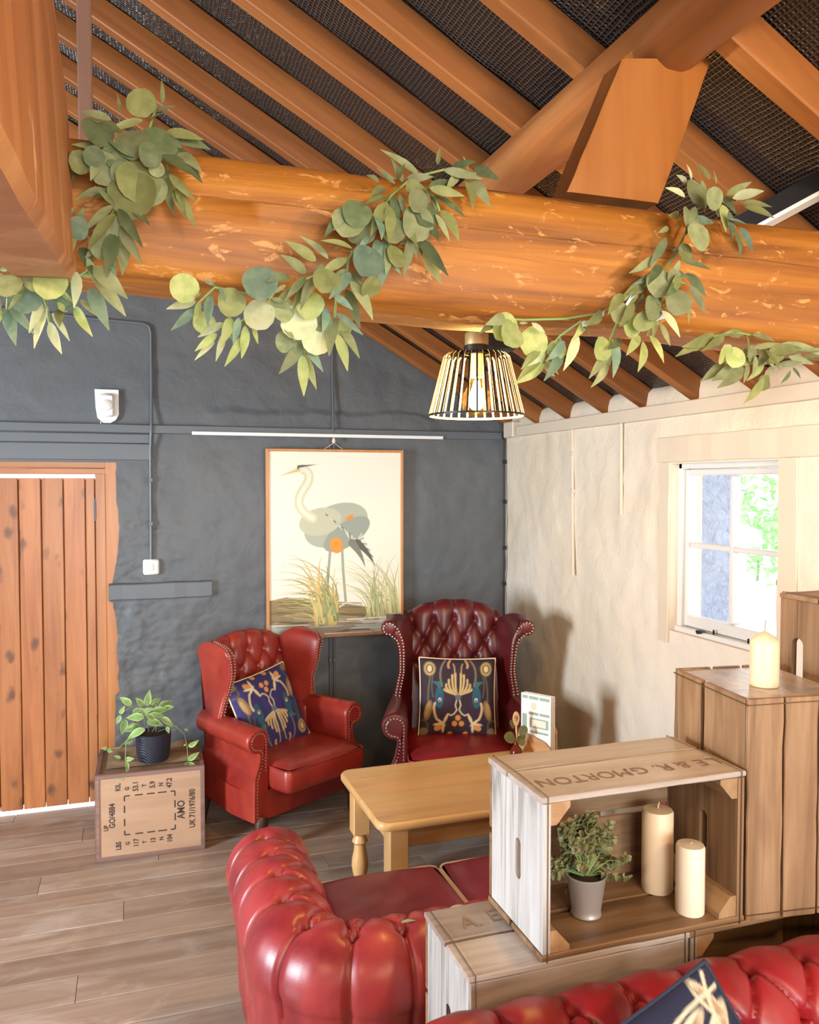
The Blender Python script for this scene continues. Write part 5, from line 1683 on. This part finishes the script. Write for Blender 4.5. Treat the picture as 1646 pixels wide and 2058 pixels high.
# ---- spotlight track behind the pendant, strip lamp at the right
spt = thing('spotlight', 'black adjustable spotlight on a bar, half hidden behind the pendant lamp', 'lamp', (1.40, 3.0, 2.35))
mb = MB(); mb.box(-.10, .035, -.04, .05, -.075, .055, .008); obj('head', mb, black_metal, spt)
mb = MB(); mb.tube([(-.06, 0, .06), (.16, -.05, .145), (.36, -.1, .20)], .011, 8); obj('bar', mb, black_metal, spt)
mb = MB(); mb.lathe([(.05, 0), (.05, .03), (.03, .045)], (.42, -.1, -.01), 20); obj('second_head', mb, black_metal, spt)
mb = MB(); mb.lathe([(.046, -.002), (.046, .001)], (.42, -.1, -.01), 20); obj('second_lens', mb, white_plastic, spt)
mb = MB(); mb.tube([(.42, -.1, .03), (.40, -.1, .21)], .008, 8); obj('second_stem', mb, black_metal, spt)
st0, st1 = at(1555, 428, 1.735), at(1680, 360, 1.62)
d_ = (st1 - st0).normalized()
stl = thing('strip_lamp', 'black strip lamp with a pale diffuser edge under the rafters at the right edge', 'lamp', st0)
bxm = MB(); up_ = Vector((0, 0, 1)); sd_ = d_.cross(up_).normalized(); u2 = sd_.cross(d_)
def bar(mb, a, b, w0, w1, h0, h1):
    v = [st0 + d_ * t + sd_ * w + u2 * h for t in (a, b) for w in (w0, w1) for h in (h0, h1)]
    mb.add(v, [(0, 1, 3, 2), (4, 6, 7, 5), (0, 4, 5, 1), (2, 3, 7, 6), (0, 2, 6, 4), (1, 5, 7, 3)])
bar(bxm, -.40, .6, -.02, .02, -.012, .034); obj('housing', bxm, black_metal, stl, True, smooth=False)
bxm = MB(); bar(bxm, -.40, .6, -.021, .021, -.023, -.013); obj('diffuser', bxm, plain('pale_diffuser', (.8, .74, .66), .3), stl, True, smooth=False)

# ---- menu holder, bottle, spoon on the table
mh = thing('menu_holder', 'small wooden stand holding white and green menus at the table end', 'menu stand', (1.745, 3.36, TZ + .0015))
mdir = math.radians(-58)
mh.rotation_euler = (0, 0, mdir)
hm = wood('holder_wood', (.42, .2, .07), (.52, .27, .1), (.6, .33, .14), 'x', .45)
mb = MB(); mb.prism([(-.085, 0), (.085, 0), (.085, .03), (.05, .055), (-.02, .075), (-.085, .085)], 'y', -.030, -.022); obj('front_panel', mb, hm, mh, smooth=False)
mb = MB(); mb.prism([(-.085, 0), (.085, 0), (.085, .10), (.07, .125), (-.085, .125)], 'y', .022, .032); obj('back_panel', mb, hm, mh, smooth=False)
mb = MB(); mb.box(-.085, .085, -.0215, .0215, 0, .012); obj('base', mb, hm, mh, smooth=False)
def menu_img():
    c = Canvas(84, 120, (.84, .84, .82)); g = (.28, .40, .33)
    c.asp = 1.4
    R = lambda a, b, d, e, col: c.put(((c.X > a) & (c.X < d) & (c.Y > b) & (c.Y < e)).astype(float), col)
    R(.04, .90, .22, .96, g); R(.26, .90, .58, .96, g); R(.62, .90, .96, .96, g); R(.26, .62, .58, .67, (.3, .33, .28)); R(.62, .62, .96, .67, g); R(.04, .30, .20, .62, g)
    c.ellipse(.43, .78, .10, .10, (.85, .62, .48)); R(.30, .38, .92, .56, g); R(.36, .41, .84, .53, (.8, .72, .6)); R(.30, .28, .92, .32, g)
    for k in range(9): R(.62, .69 + .02 * k, .94, .696 + .02 * k, (.6, .6, .6)); R(.06, .08 + .02 * k, .9, .086 + .02 * k, (.68, .68, .68))
    return c.a
gx = np.linspace(-.078, .078, 84); gz = np.linspace(.013, .262, 120)
for k, (yy, dx) in enumerate(((-.016, 0), (-.004, .003), (.008, .006))):
    tk = MB(); tk.box(-.078 + dx, .078 + dx, yy + .001, yy + .004, .013, .262); ob = obj('menu', tk, plain('menu_paper', (.85, .86, .88), .5), mh, smooth=False)
    if k == 0:
        P = np.zeros((84, 120, 3)); P[..., 0] = gx[:, None]; P[..., 1] = yy + .0004; P[..., 2] = gz[None, :]
        print_mesh('menu_print', P, menu_img(), M['menu_print'], mh)
bt = thing('brown_bottle', 'small brown glass bottle used as a table vase', 'bottle', (1.630, 3.345, TZ + .0015))
mb = MB(); mb.lathe([(.024, 0), (.028, .004), (.028, .012), (.024, .026), (.012, .040), (.010, .060), (.0125, .062), (.0125, .066), (.009, .066)], (0, 0, 0), 20, False); mb.lathe([(.024, .001), (.001, .001)], (0, 0, 0), 20, False); obj('glass', mb, amber, bt)
b0 = bt.location
sp_ = thing('wooden_spoon', 'wooden spoon with the table number 9 standing in the brown bottle', 'spoon', b0 + Vector((0, 0, .01)))
spw = wood('spoon_wood', (.6, .38, .18), (.7, .46, .24), (.76, .54, .3), 'z', .5)
mb = MB(); mb.tube([(.004, 0, .004), (.002, 0, .08), (-.001, 0, .125)], [.0035, .004, .0045], 8)
mb.prism([(-.001 + .016 * math.cos(a) * (1 - .25 * (math.sin(a) < 0) * -math.sin(a)), .152 + .034 * math.sin(a)) for a in np.linspace(0, 2 * PI, 24, endpoint=False)], 'y', -.003, .003)
obj('spoon', mb, spw, sp_)
text_part('9', .036, (-.001, -.0033, .153), Matrix.Rotation(PI / 2, 3, 'X').to_quaternion(), ink, sp_)
sprig = thing('eucalyptus_sprig', 'little eucalyptus sprig with round leaves in the brown bottle', 'sprig', b0 + Vector((0, 0, .03)))
mb = MB(); mb.tube([b0 + Vector((0, .004, .02)), b0 + Vector((.004, 0, .075)), b0 + Vector((.012, -.006, .115))], .002, 5); mb.tube([b0 + Vector((0, .004, .06)), b0 + Vector((-.02, -.01, .085))], .0015, 5); obj('stem', mb, stem_green, sprig, True)
lr_ = leaf_mesh('round_leaf', M['leaf_olive'], .9, True); lr2 = leaf_mesh('round_leaf', M['leaf_sage'], .85, True)
for me_, a, b in ((lr_, (-.012, -.01, .078), (-.068, -.02, .092)), (lr2, (.008, -.012, .10), (.050, -.012, .122)), (lr_, (-.002, .01, .125), (-.03, .0, .155)), (lr2, (.012, -.006, .10), (.055, .01, .075)), (lr_, (.006, 0, .08), (.03, -.02, .045))):
    put_leaf('round_leaf', me_, sprig, b0 + Vector(a), b0 + Vector(b), (.1, -1, .5))
# fallen leaves on the sofa back
for (a, lab) in ((((.655, 2.03, 0), (.685, 2.02, 0)), 'pale fallen leaf on the sofa back beside the crate corner'), (((.795, 2.04, 0), (.830, 2.05, 0)), 'pale blue-green fallen leaf further along the sofa back')):
    a = tuple((p[0], p[1], SOFA_P[0][..., 2][np.hypot(SOFA_P[0][..., 0] + 1.215 - p[0], SOFA_P[0][..., 1] + 2.035 - p[1]) < .014].max() + .001) for p in a); me_ = leaf_mesh('fallen_leaf', M['leaf_pale'], .42, fold=.2); o = bpy.data.objects.new('fallen_leaf', me_); C.objects.link(o)
    y = (Vector(a[1]) - Vector(a[0])); o.matrix_basis = Matrix.Translation(a[0]) @ y.to_track_quat('Y', 'Z').to_matrix().to_4x4() @ Matrix.Scale(y.length * 1.3, 4)
    tag(o, lab, 'leaf')

# ================================================================== GARLANDS
LANCE = {}
for nm in ('leaf_sage', 'leaf_dark', 'leaf_olive', 'leaf_lime', 'leaf_teal', 'leaf_pale'):
    LANCE[nm] = [leaf_mesh('leaf', M[nm], w, fold=f, bend=b) for w, f, b in ((.31, .3, .10), (.36, .2, .16), (.26, .4, .06))]
ROUND = {nm: [leaf_mesh('round_leaf', M[nm], .98, True, fold=f, bend=b) for f, b in ((.10, .06), (.16, .12))] for nm in LANCE}
rg = random.Random(11)


def garland(label, conv, lances, rounds, stems, palette, ydepth, extra=0):
    root = thing('eucalyptus_garland', label, 'garland', conv(*stems[0][0], ydepth(stems[0][0][1])), 0, 'artificial eucalyptus garlands on the tie beam')
    mb = MB()
    for s in stems:
        pts = [conv(a, b, ydepth(conv2px(conv, a, b)[1]) + .015) for a, b in s]
        mb.tube(pts, .0026, 5)
    obj('stem', mb, stem_green, root, True, angle=80)
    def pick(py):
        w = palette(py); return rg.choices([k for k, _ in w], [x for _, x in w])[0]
    sm = MB()
    for e in lances:
        a, b, c, d = e[:4]
        py = conv2px(conv, a, b)[1]
        mname = e[4] if len(e) > 4 else pick(py)
        y0 = ydepth(py) + rg.uniform(-.035, .01); y1 = y0 + rg.uniform(-.045, .01)
        p, q = conv(a, b, y0), conv(c, d, y1)
        if (q - p).length < .012: continue
        q = p + (q - p) * 1.12
        put_leaf('leaf', rg.choice(LANCE[mname]), root, p, q, Vector((rg.uniform(-.55, .55), -1, rg.uniform(-.35, .45))))
    for e in rounds:
        a, b, r = e[:3]; r *= 1.1
        py = conv2px(conv, a, b)[1]
        mname = e[3] if len(e) > 3 else pick(py)
        y0 = ydepth(py) - .02 + rg.uniform(-.03, .01)
        ang = rg.uniform(-.6, .6) + (PI if rg.random() < .25 else 0)
        asp = rg.uniform(.92, 1.05)
        dx, dy = math.sin(ang) * r * asp, -math.cos(ang) * r * asp
        p, q = conv(a + dx, b + dy, y0), conv(a - dx, b - dy, y0 - rg.uniform(-.01, .03))
        put_leaf('round_leaf', rg.choice(ROUND[mname]), root, p, q, Vector((rg.uniform(-.35, .35), -1, rg.uniform(-.3, .35))))
    # small filler leaves behind, growing off the stems
    for k in range(extra):
        s = rg.choice(stems); i = rg.randrange(len(s) - 1); t = rg.random()
        a = s[i][0] + (s[i + 1][0] - s[i][0]) * t; b = s[i][1] + (s[i + 1][1] - s[i][1]) * t
        ang = rg.uniform(0, 2 * PI); L = rg.uniform(60, 130)
        py = conv2px(conv, a, b)[1]
        y0 = ydepth(py) + rg.uniform(.0, .03)
        p, q = conv(a, b, y0), conv(a + L * math.cos(ang), b + abs(L * math.sin(ang)) * .9, y0 + rg.uniform(-.02, .01))
        put_leaf('leaf', rg.choice(LANCE[pick(py) if rg.random() < .6 else 'leaf_sage']), root, p, q, Vector((rg.uniform(-.7, .7), -1, rg.uniform(-.4, .6))))
    return root


def mkconv(ox, oy, sc):
    f = lambda a, b, y: at(ox + a / sc, oy + b / sc, y)
    f.o = (ox, oy, sc)
    return f


def conv2px(f, a, b):
    ox, oy, sc = f.o
    return ox + a / sc, oy + b / sc


def beam_y(top, bottom):
    """garlands hug the front of the beam, lie over its top and hang under it"""
    def g(py):
        if py < top: return 1.56
        if py < top + 40: return 1.475
        if py < bottom: return 1.452
        return 1.475 + min(.10, (py - bottom) * .0010)
    return g


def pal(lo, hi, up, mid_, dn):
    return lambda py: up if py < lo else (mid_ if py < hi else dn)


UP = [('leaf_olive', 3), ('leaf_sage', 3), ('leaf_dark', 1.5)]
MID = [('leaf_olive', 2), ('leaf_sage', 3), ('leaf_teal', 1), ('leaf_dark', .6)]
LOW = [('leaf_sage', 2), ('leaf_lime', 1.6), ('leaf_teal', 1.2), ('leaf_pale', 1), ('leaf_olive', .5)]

c1 = mkconv(0, 0, 2.857)
garland('left eucalyptus garland wound round the beam beside the brace timber', c1,
        [(640, 690, 475, 635), (690, 640, 675, 550), (820, 690, 640, 740), (590, 840, 430, 830), (860, 700, 920, 650), (950, 760, 1140, 790), (980, 780, 1180, 840, 'leaf_dark'), (1010, 850, 1140, 1020), (1020, 880, 1140, 960), (930, 890, 1120, 1000),
         (970, 1000, 1110, 1140), (950, 1010, 990, 1210), (1010, 1080, 1110, 1280), (1000, 1090, 1060, 1230), (720, 1150, 840, 1270, 'leaf_dark'), (660, 1180, 560, 1080, 'leaf_dark'), (680, 1200, 800, 1390), (660, 1230, 520, 1400), (650, 1180, 500, 1310), (690, 1300, 800, 1490),
         (690, 1340, 710, 1540), (650, 1340, 620, 1550, 'leaf_dark'), (590, 1080, 450, 1140), (470, 1420, 520, 1540), (500, 1480, 560, 1640), (540, 1530, 700, 1680), (560, 1620, 710, 1790), (520, 1650, 610, 1860), (460, 1720, 560, 1810), (430, 1760, 515, 1910),
         (350, 1770, 340, 1850), (440, 1560, 430, 1740), (430, 1190, 385, 1260), (420, 1340, 410, 1440), (270, 1760, 200, 1970, 'leaf_pale'), (285, 1850, 340, 2010, 'leaf_pale'), (300, 1800, 390, 1940, 'leaf_pale'), (240, 1740, 175, 1890, 'leaf_pale'), (40, 1770, 80, 1950, 'leaf_teal'), (60, 1760, 180, 1900, 'leaf_teal'),
         (0, 1550, 70, 1530), (90, 1560, 20, 1650), (110, 1600, 70, 1690), (230, 1600, 110, 1680), (390, 1790, 330, 1740), (10, 1780, -20, 1870), (-10, 1700, -60, 1860), (930, 600, 930, 470), (900, 640, 990, 610), (600, 860, 530, 1000), (520, 880, 420, 1020, 'leaf_dark'), (700, 760, 560, 700, 'leaf_dark'), (770, 900, 640, 820, 'leaf_dark'), (640, 1080, 540, 1130, 'leaf_dark'), (480, 1190, 420, 1320), (870, 720, 960, 800), (760, 820, 700, 760, 'leaf_dark'), (560, 1400, 490, 1500), (620, 1440, 660, 1560), (150, 1650, 60, 1760), (330, 1650, 420, 1740), (60, 1520, -20, 1480), (20, 1600, -30, 1680)],
        [(795, 1045, 115, 'leaf_olive'), (765, 1120, 118, 'leaf_olive'), (865, 1090, 82, 'leaf_sage'), (600, 970, 88), (460, 930, 72, 'leaf_olive'), (765, 830, 75), (840, 800, 50), (860, 890, 58), (810, 590, 78, 'leaf_olive'), (450, 1310, 62), (590, 1420, 72), (290, 1630, 80, 'leaf_lime'), (370, 1700, 82, 'leaf_teal'), (140, 1700, 95, 'leaf_teal'), (900, 970, 48), (700, 1000, 62), (930, 830, 72), (540, 900, 60, 'leaf_dark'), (660, 900, 70, 'leaf_dark'), (560, 760, 70, 'leaf_dark'), (640, 1300, 60, 'leaf_sage'), (200, 1620, 55, 'leaf_sage'), (40, 1640, 60, 'leaf_sage')],
        [[(900, 600), (850, 760), (760, 950), (670, 1180), (560, 1400), (500, 1560), (330, 1660), (40, 1600), (-60, 1560)], [(850, 760), (940, 900), (1010, 1080)], [(670, 1180), (690, 1340)], [(520, 1540), (570, 1640)], [(240, 1660), (270, 1760), (285, 1860)], [(50, 1620), (40, 1770)]],
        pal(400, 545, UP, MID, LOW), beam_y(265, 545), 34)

c2 = mkconv(330, 280, 2.457)
garland('middle eucalyptus garland draped down the beam and hanging below it', c2,
        [(155, 800, 30, 830), (150, 840, 50, 930, 'leaf_teal'), (175, 800, 150, 890, 'leaf_lime'), (180, 760, 150, 780), (200, 700, 250, 720), (270, 730, 300, 800), (230, 770, 215, 900), (290, 905, 180, 970, 'leaf_pale'), (260, 960, 165, 1035, 'leaf_lime'), (250, 1000, 160, 1080, 'leaf_pale'),
         (300, 950, 260, 1080, 'leaf_pale'), (310, 900, 340, 990), (330, 880, 290, 1000), (370, 880, 345, 1000), (380, 980, 310, 1105, 'leaf_lime'), (400, 920, 390, 1065), (440, 920, 460, 1000), (470, 940, 490, 930), (680, 1010, 585, 1140, 'leaf_sage'), (690, 1000, 775, 1130), (680, 1060, 690, 1245, 'leaf_lime'), (690, 1060, 745, 1215, 'leaf_lime'),
         (850, 860, 970, 955, 'leaf_teal'), (850, 960, 905, 1120), (870, 925, 955, 1060), (840, 880, 815, 1040), (800, 830, 790, 940, 'leaf_teal'), (840, 770, 920, 830, 'leaf_teal'), (900, 740, 960, 910), (920, 700, 1025, 860), (930, 650, 1000, 740), (920, 660, 830, 770), (905, 590, 780, 655), (700, 660, 600, 580), (750, 600, 620, 510), (810, 590, 690, 485), (930, 540, 795, 500),
         (790, 620, 740, 640, 'leaf_dark'), (700, 680, 610, 780), (740, 680, 680, 820), (690, 720, 640, 830), (780, 700, 800, 760, 'leaf_dark'), (620, 680, 530, 690), (600, 720, 540, 760), (550, 730, 520, 790), (1090, 500, 1075, 700, 'leaf_teal'), (1060, 500, 1030, 560, 'leaf_teal'), (1110, 510, 1100, 640), (1120, 600, 1165, 660), (1215, 480, 1190, 650), (1230, 500, 1260, 560),
         (1260, 490, 1385, 650, 'leaf_dark'), (1280, 550, 1360, 695), (1320, 430, 1350, 490, 'leaf_dark'), (1340, 370, 1405, 490), (1370, 350, 1450, 475), (1340, 280, 1475, 370), (1310, 240, 1465, 275), (1380, 150, 1550, 190, 'leaf_sage'), (1260, 180, 1090, 60), (1200, 190, 1315, 185), (1350, 125, 1360, 50), (1490, 200, 1530, 320), (1520, 200, 1600, 310), (1440, 165, 1540, 180), (1500, 150, 1480, 90), (1530, 140, 1640, 190, 'leaf_dark'), (1420, 140, 1520, 110, 'leaf_dark'), (1560, 160, 1600, 120, 'leaf_dark'),
         (1100, 310, 1030, 450), (1110, 330, 1115, 480), (1160, 270, 1190, 380), (1130, 280, 1150, 420), (1100, 280, 1005, 310), (1090, 240, 1030, 270), (1140, 220, 1060, 150), (1150, 200, 1180, 130), (1180, 210, 1130, 110), (1060, 210, 1010, 180), (1000, 340, 930, 420), (940, 350, 850, 420), (890, 360, 800, 470), (1040, 380, 1080, 470), (1180, 420, 1240, 500), (1010, 480, 960, 540), (980, 620, 930, 560), (1300, 250, 1400, 200, 'leaf_dark'), (1450, 180, 1400, 240), (560, 900, 640, 980), (500, 800, 600, 830)],
        [(100, 735, 70, 'leaf_lime'), (330, 805, 64, 'leaf_olive'), (475, 710, 76, 'leaf_teal'), (470, 865, 78, 'leaf_pale'), (665, 900, 80, 'leaf_pale'), (720, 820, 62, 'leaf_lime'), (755, 985, 70, 'leaf_pale'), (585, 840, 60, 'leaf_sage'), (600, 1000, 52, 'leaf_sage'), (965, 440, 72, 'leaf_sage'), (905, 415, 55, 'leaf_sage'), (1005, 605, 66, 'leaf_teal'), (1250, 415, 80, 'leaf_sage'), (1290, 365, 50, 'leaf_dark'), (1130, 450, 62, 'leaf_olive'), (1250, 300, 58, 'leaf_sage'), (640, 1030, 50, 'leaf_teal'), (195, 905, 56, 'leaf_lime'), (800, 700, 52, 'leaf_olive'), (1020, 730, 50, 'leaf_olive'), (1145, 580, 45), (885, 930, 40, 'leaf_lime'), (950, 370, 60, 'leaf_dark'), (1230, 240, 45, 'leaf_olive'), (780, 900, 50, 'leaf_sage')],
        [[(1540, 170), (1380, 150), (1220, 190), (1120, 280), (1000, 470), (910, 590), (900, 700), (850, 790), (840, 900), (860, 960)], [(910, 590), (700, 690), (560, 790), (250, 730), (170, 810)], [(560, 790), (380, 900), (290, 950)], [(760, 880), (690, 1000), (690, 1060)], [(1120, 280), (1100, 500)], [(1220, 190), (1340, 290), (1360, 360)], [(1200, 470), (1280, 550)]],
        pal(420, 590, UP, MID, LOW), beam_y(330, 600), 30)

c3 = mkconv(960, 320, 2.4)
garland('right eucalyptus garland climbing the beam from above the pendant lamp', c3,
        [(100, 780, 20, 830), (130, 760, 60, 790), (200, 790, 240, 790), (300, 920, 220, 1000, 'leaf_lime'), (320, 930, 240, 990), (320, 990, 195, 1075, 'leaf_lime'), (300, 970, 205, 1050, 'leaf_lime'), (410, 920, 335, 1050), (400, 860, 380, 960), (420, 880, 350, 960), (480, 840, 430, 1000), (500, 800, 540, 840), (640, 930, 550, 1040, 'leaf_sage'), (630, 960, 570, 1085), (660, 870, 665, 1030, 'leaf_teal'), (690, 870, 640, 910, 'leaf_dark'),
         (800, 880, 785, 1005, 'leaf_lime'), (830, 850, 900, 965, 'leaf_lime'), (780, 850, 730, 930), (880, 790, 925, 890), (890, 730, 970, 840), (860, 740, 850, 850), (1000, 640, 1020, 775), (1020, 610, 1095, 725), (1005, 550, 1095, 645, 'leaf_dark'), (990, 490, 1110, 525, 'leaf_dark'), (960, 600, 920, 650, 'leaf_dark'), (980, 480, 910, 600), (940, 550, 1000, 560), (970, 560, 930, 650), (780, 580, 690, 680), (830, 560, 760, 600), (870, 470, 750, 540), (910, 380, 840, 500), (920, 330, 880, 350), (970, 270, 930, 270), (980, 290, 950, 330),
         (1050, 230, 1010, 350), (1040, 130, 1095, 245), (1080, 100, 1100, 220), (1180, 220, 1200, 330, 'leaf_lime'), (1210, 250, 1230, 380, 'leaf_dark'), (1230, 330, 1275, 455, 'leaf_dark'), (1260, 330, 1330, 435, 'leaf_teal'), (1210, 290, 1290, 310, 'leaf_teal'), (1070, 90, 1060, 30), (1120, 100, 1075, 30), (1150, 120, 1140, 60), (1030, 100, 1015, 30, 'leaf_pale'), (1010, 120, 970, 80, 'leaf_pale'), (1000, 180, 920, 140, 'leaf_pale'), (1200, 170, 1310, 115, 'leaf_olive'), (1230, 190, 1370, 150, 'leaf_pale'), (1270, 210, 1405, 225, 'leaf_olive'), (1290, 230, 1420, 270, 'leaf_olive'),
         (700, 650, 640, 730), (750, 690, 700, 790), (800, 650, 760, 720, 'leaf_dark'), (720, 760, 690, 800, 'leaf_dark'), (840, 650, 880, 700), (1120, 150, 1160, 260), (1180, 180, 1240, 250), (880, 510, 830, 590), (940, 440, 1000, 430), (600, 740, 540, 790), (520, 780, 470, 860), (260, 790, 320, 830)],
        [(130, 810, 62, 'leaf_lime'), (160, 845, 45, 'leaf_lime'), (270, 880, 66, 'leaf_lime'), (600, 915, 52, 'leaf_lime'), (680, 740, 50, 'leaf_sage'), (745, 800, 52, 'leaf_lime'), (800, 780, 48, 'leaf_olive'), (880, 600, 60, 'leaf_sage'), (1060, 375, 68, 'leaf_sage'), (965, 690, 56, 'leaf_sage'), (1140, 190, 50, 'leaf_sage'), (1060, 165, 42, 'leaf_sage'), (1020, 290, 42, 'leaf_sage'), (945, 580, 48, 'leaf_sage'), (380, 920, 42, 'leaf_lime'), (840, 720, 45, 'leaf_sage'), (1000, 450, 40)],
        [[(1250, 200), (1120, 160), (1050, 250), (960, 450), (880, 560), (740, 660), (600, 740), (420, 770), (220, 775), (120, 770)], [(880, 560), (900, 640), (860, 740), (820, 850)], [(500, 780), (400, 850), (330, 930), (310, 990)], [(700, 720), (640, 870), (640, 950)], [(1120, 160), (1200, 250), (1240, 330)], [(880, 560), (1000, 600)]],
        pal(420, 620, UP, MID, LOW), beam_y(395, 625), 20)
garland('short eucalyptus spray hanging under the beam at the far right edge', c3,
        [(1110, 850, 975, 940, 'leaf_olive'), (1140, 850, 1010, 900, 'leaf_olive'), (1190, 850, 1100, 915, 'leaf_olive'), (1130, 870, 1040, 920, 'leaf_olive'), (1190, 980, 1095, 1060), (1280, 1000, 1160, 1050), (1280, 1010, 1180, 1090, 'leaf_sage'), (1300, 980, 1290, 1070), (1340, 950, 1330, 1040), (1380, 990, 1310, 1060, 'leaf_lime'), (1390, 920, 1450, 1000), (1420, 960, 1480, 930), (1380, 1060, 1300, 1165, 'leaf_olive'), (1400, 1060, 1340, 1110, 'leaf_olive'), (1400, 1040, 1370, 1110, 'leaf_olive'), (1510, 1020, 1470, 1075, 'leaf_dark'), (1520, 1005, 1555, 1050, 'leaf_dark'), (1450, 990, 1560, 980), (1500, 950, 1610, 985), (1400, 930, 1560, 910), (1330, 910, 1450, 890), (1450, 900, 1640, 920), (1300, 930, 1220, 960), (1560, 960, 1660, 950), (1600, 920, 1700, 940), (1350, 960, 1260, 990), (1480, 930, 1400, 980), (1560, 940, 1500, 990)],
        [(1190, 940, 40, 'leaf_lime'), (1240, 955, 46, 'leaf_lime'), (1320, 940, 36, 'leaf_sage')],
        [[(1700, 930), (1520, 900), (1380, 905), (1280, 960), (1200, 980)], [(1330, 850), (1240, 835), (1150, 850), (1080, 880)], [(1430, 940), (1420, 1020), (1380, 1070)], [(1700, 920), (1500, 930), (1300, 980)]],
        lambda py: [('leaf_sage', 3), ('leaf_olive', 2)], lambda py: 1.50, 8)
# loose ribbon end tied round the right garland
mb = MB()
for a in (((1215, 628), (1195, 645), (1170, 652)), ((1290, 575), (1270, 595), (1255, 620)), ((1345, 632), (1320, 640), (1300, 636))):
    pts = [at(p[0], p[1], 1.462) for p in a]
    P = np.array([[p + Vector((0, 0, s)) for s in (-.005, .005)] for p in pts]); mb.grid(P)
    P2 = P + np.array([0, .0012, 0]); mb.grid(P2)
tag(obj('ribbon', mb, white_ribbon), 'white ribbon scraps tying the right garland to the beam', 'ribbon')
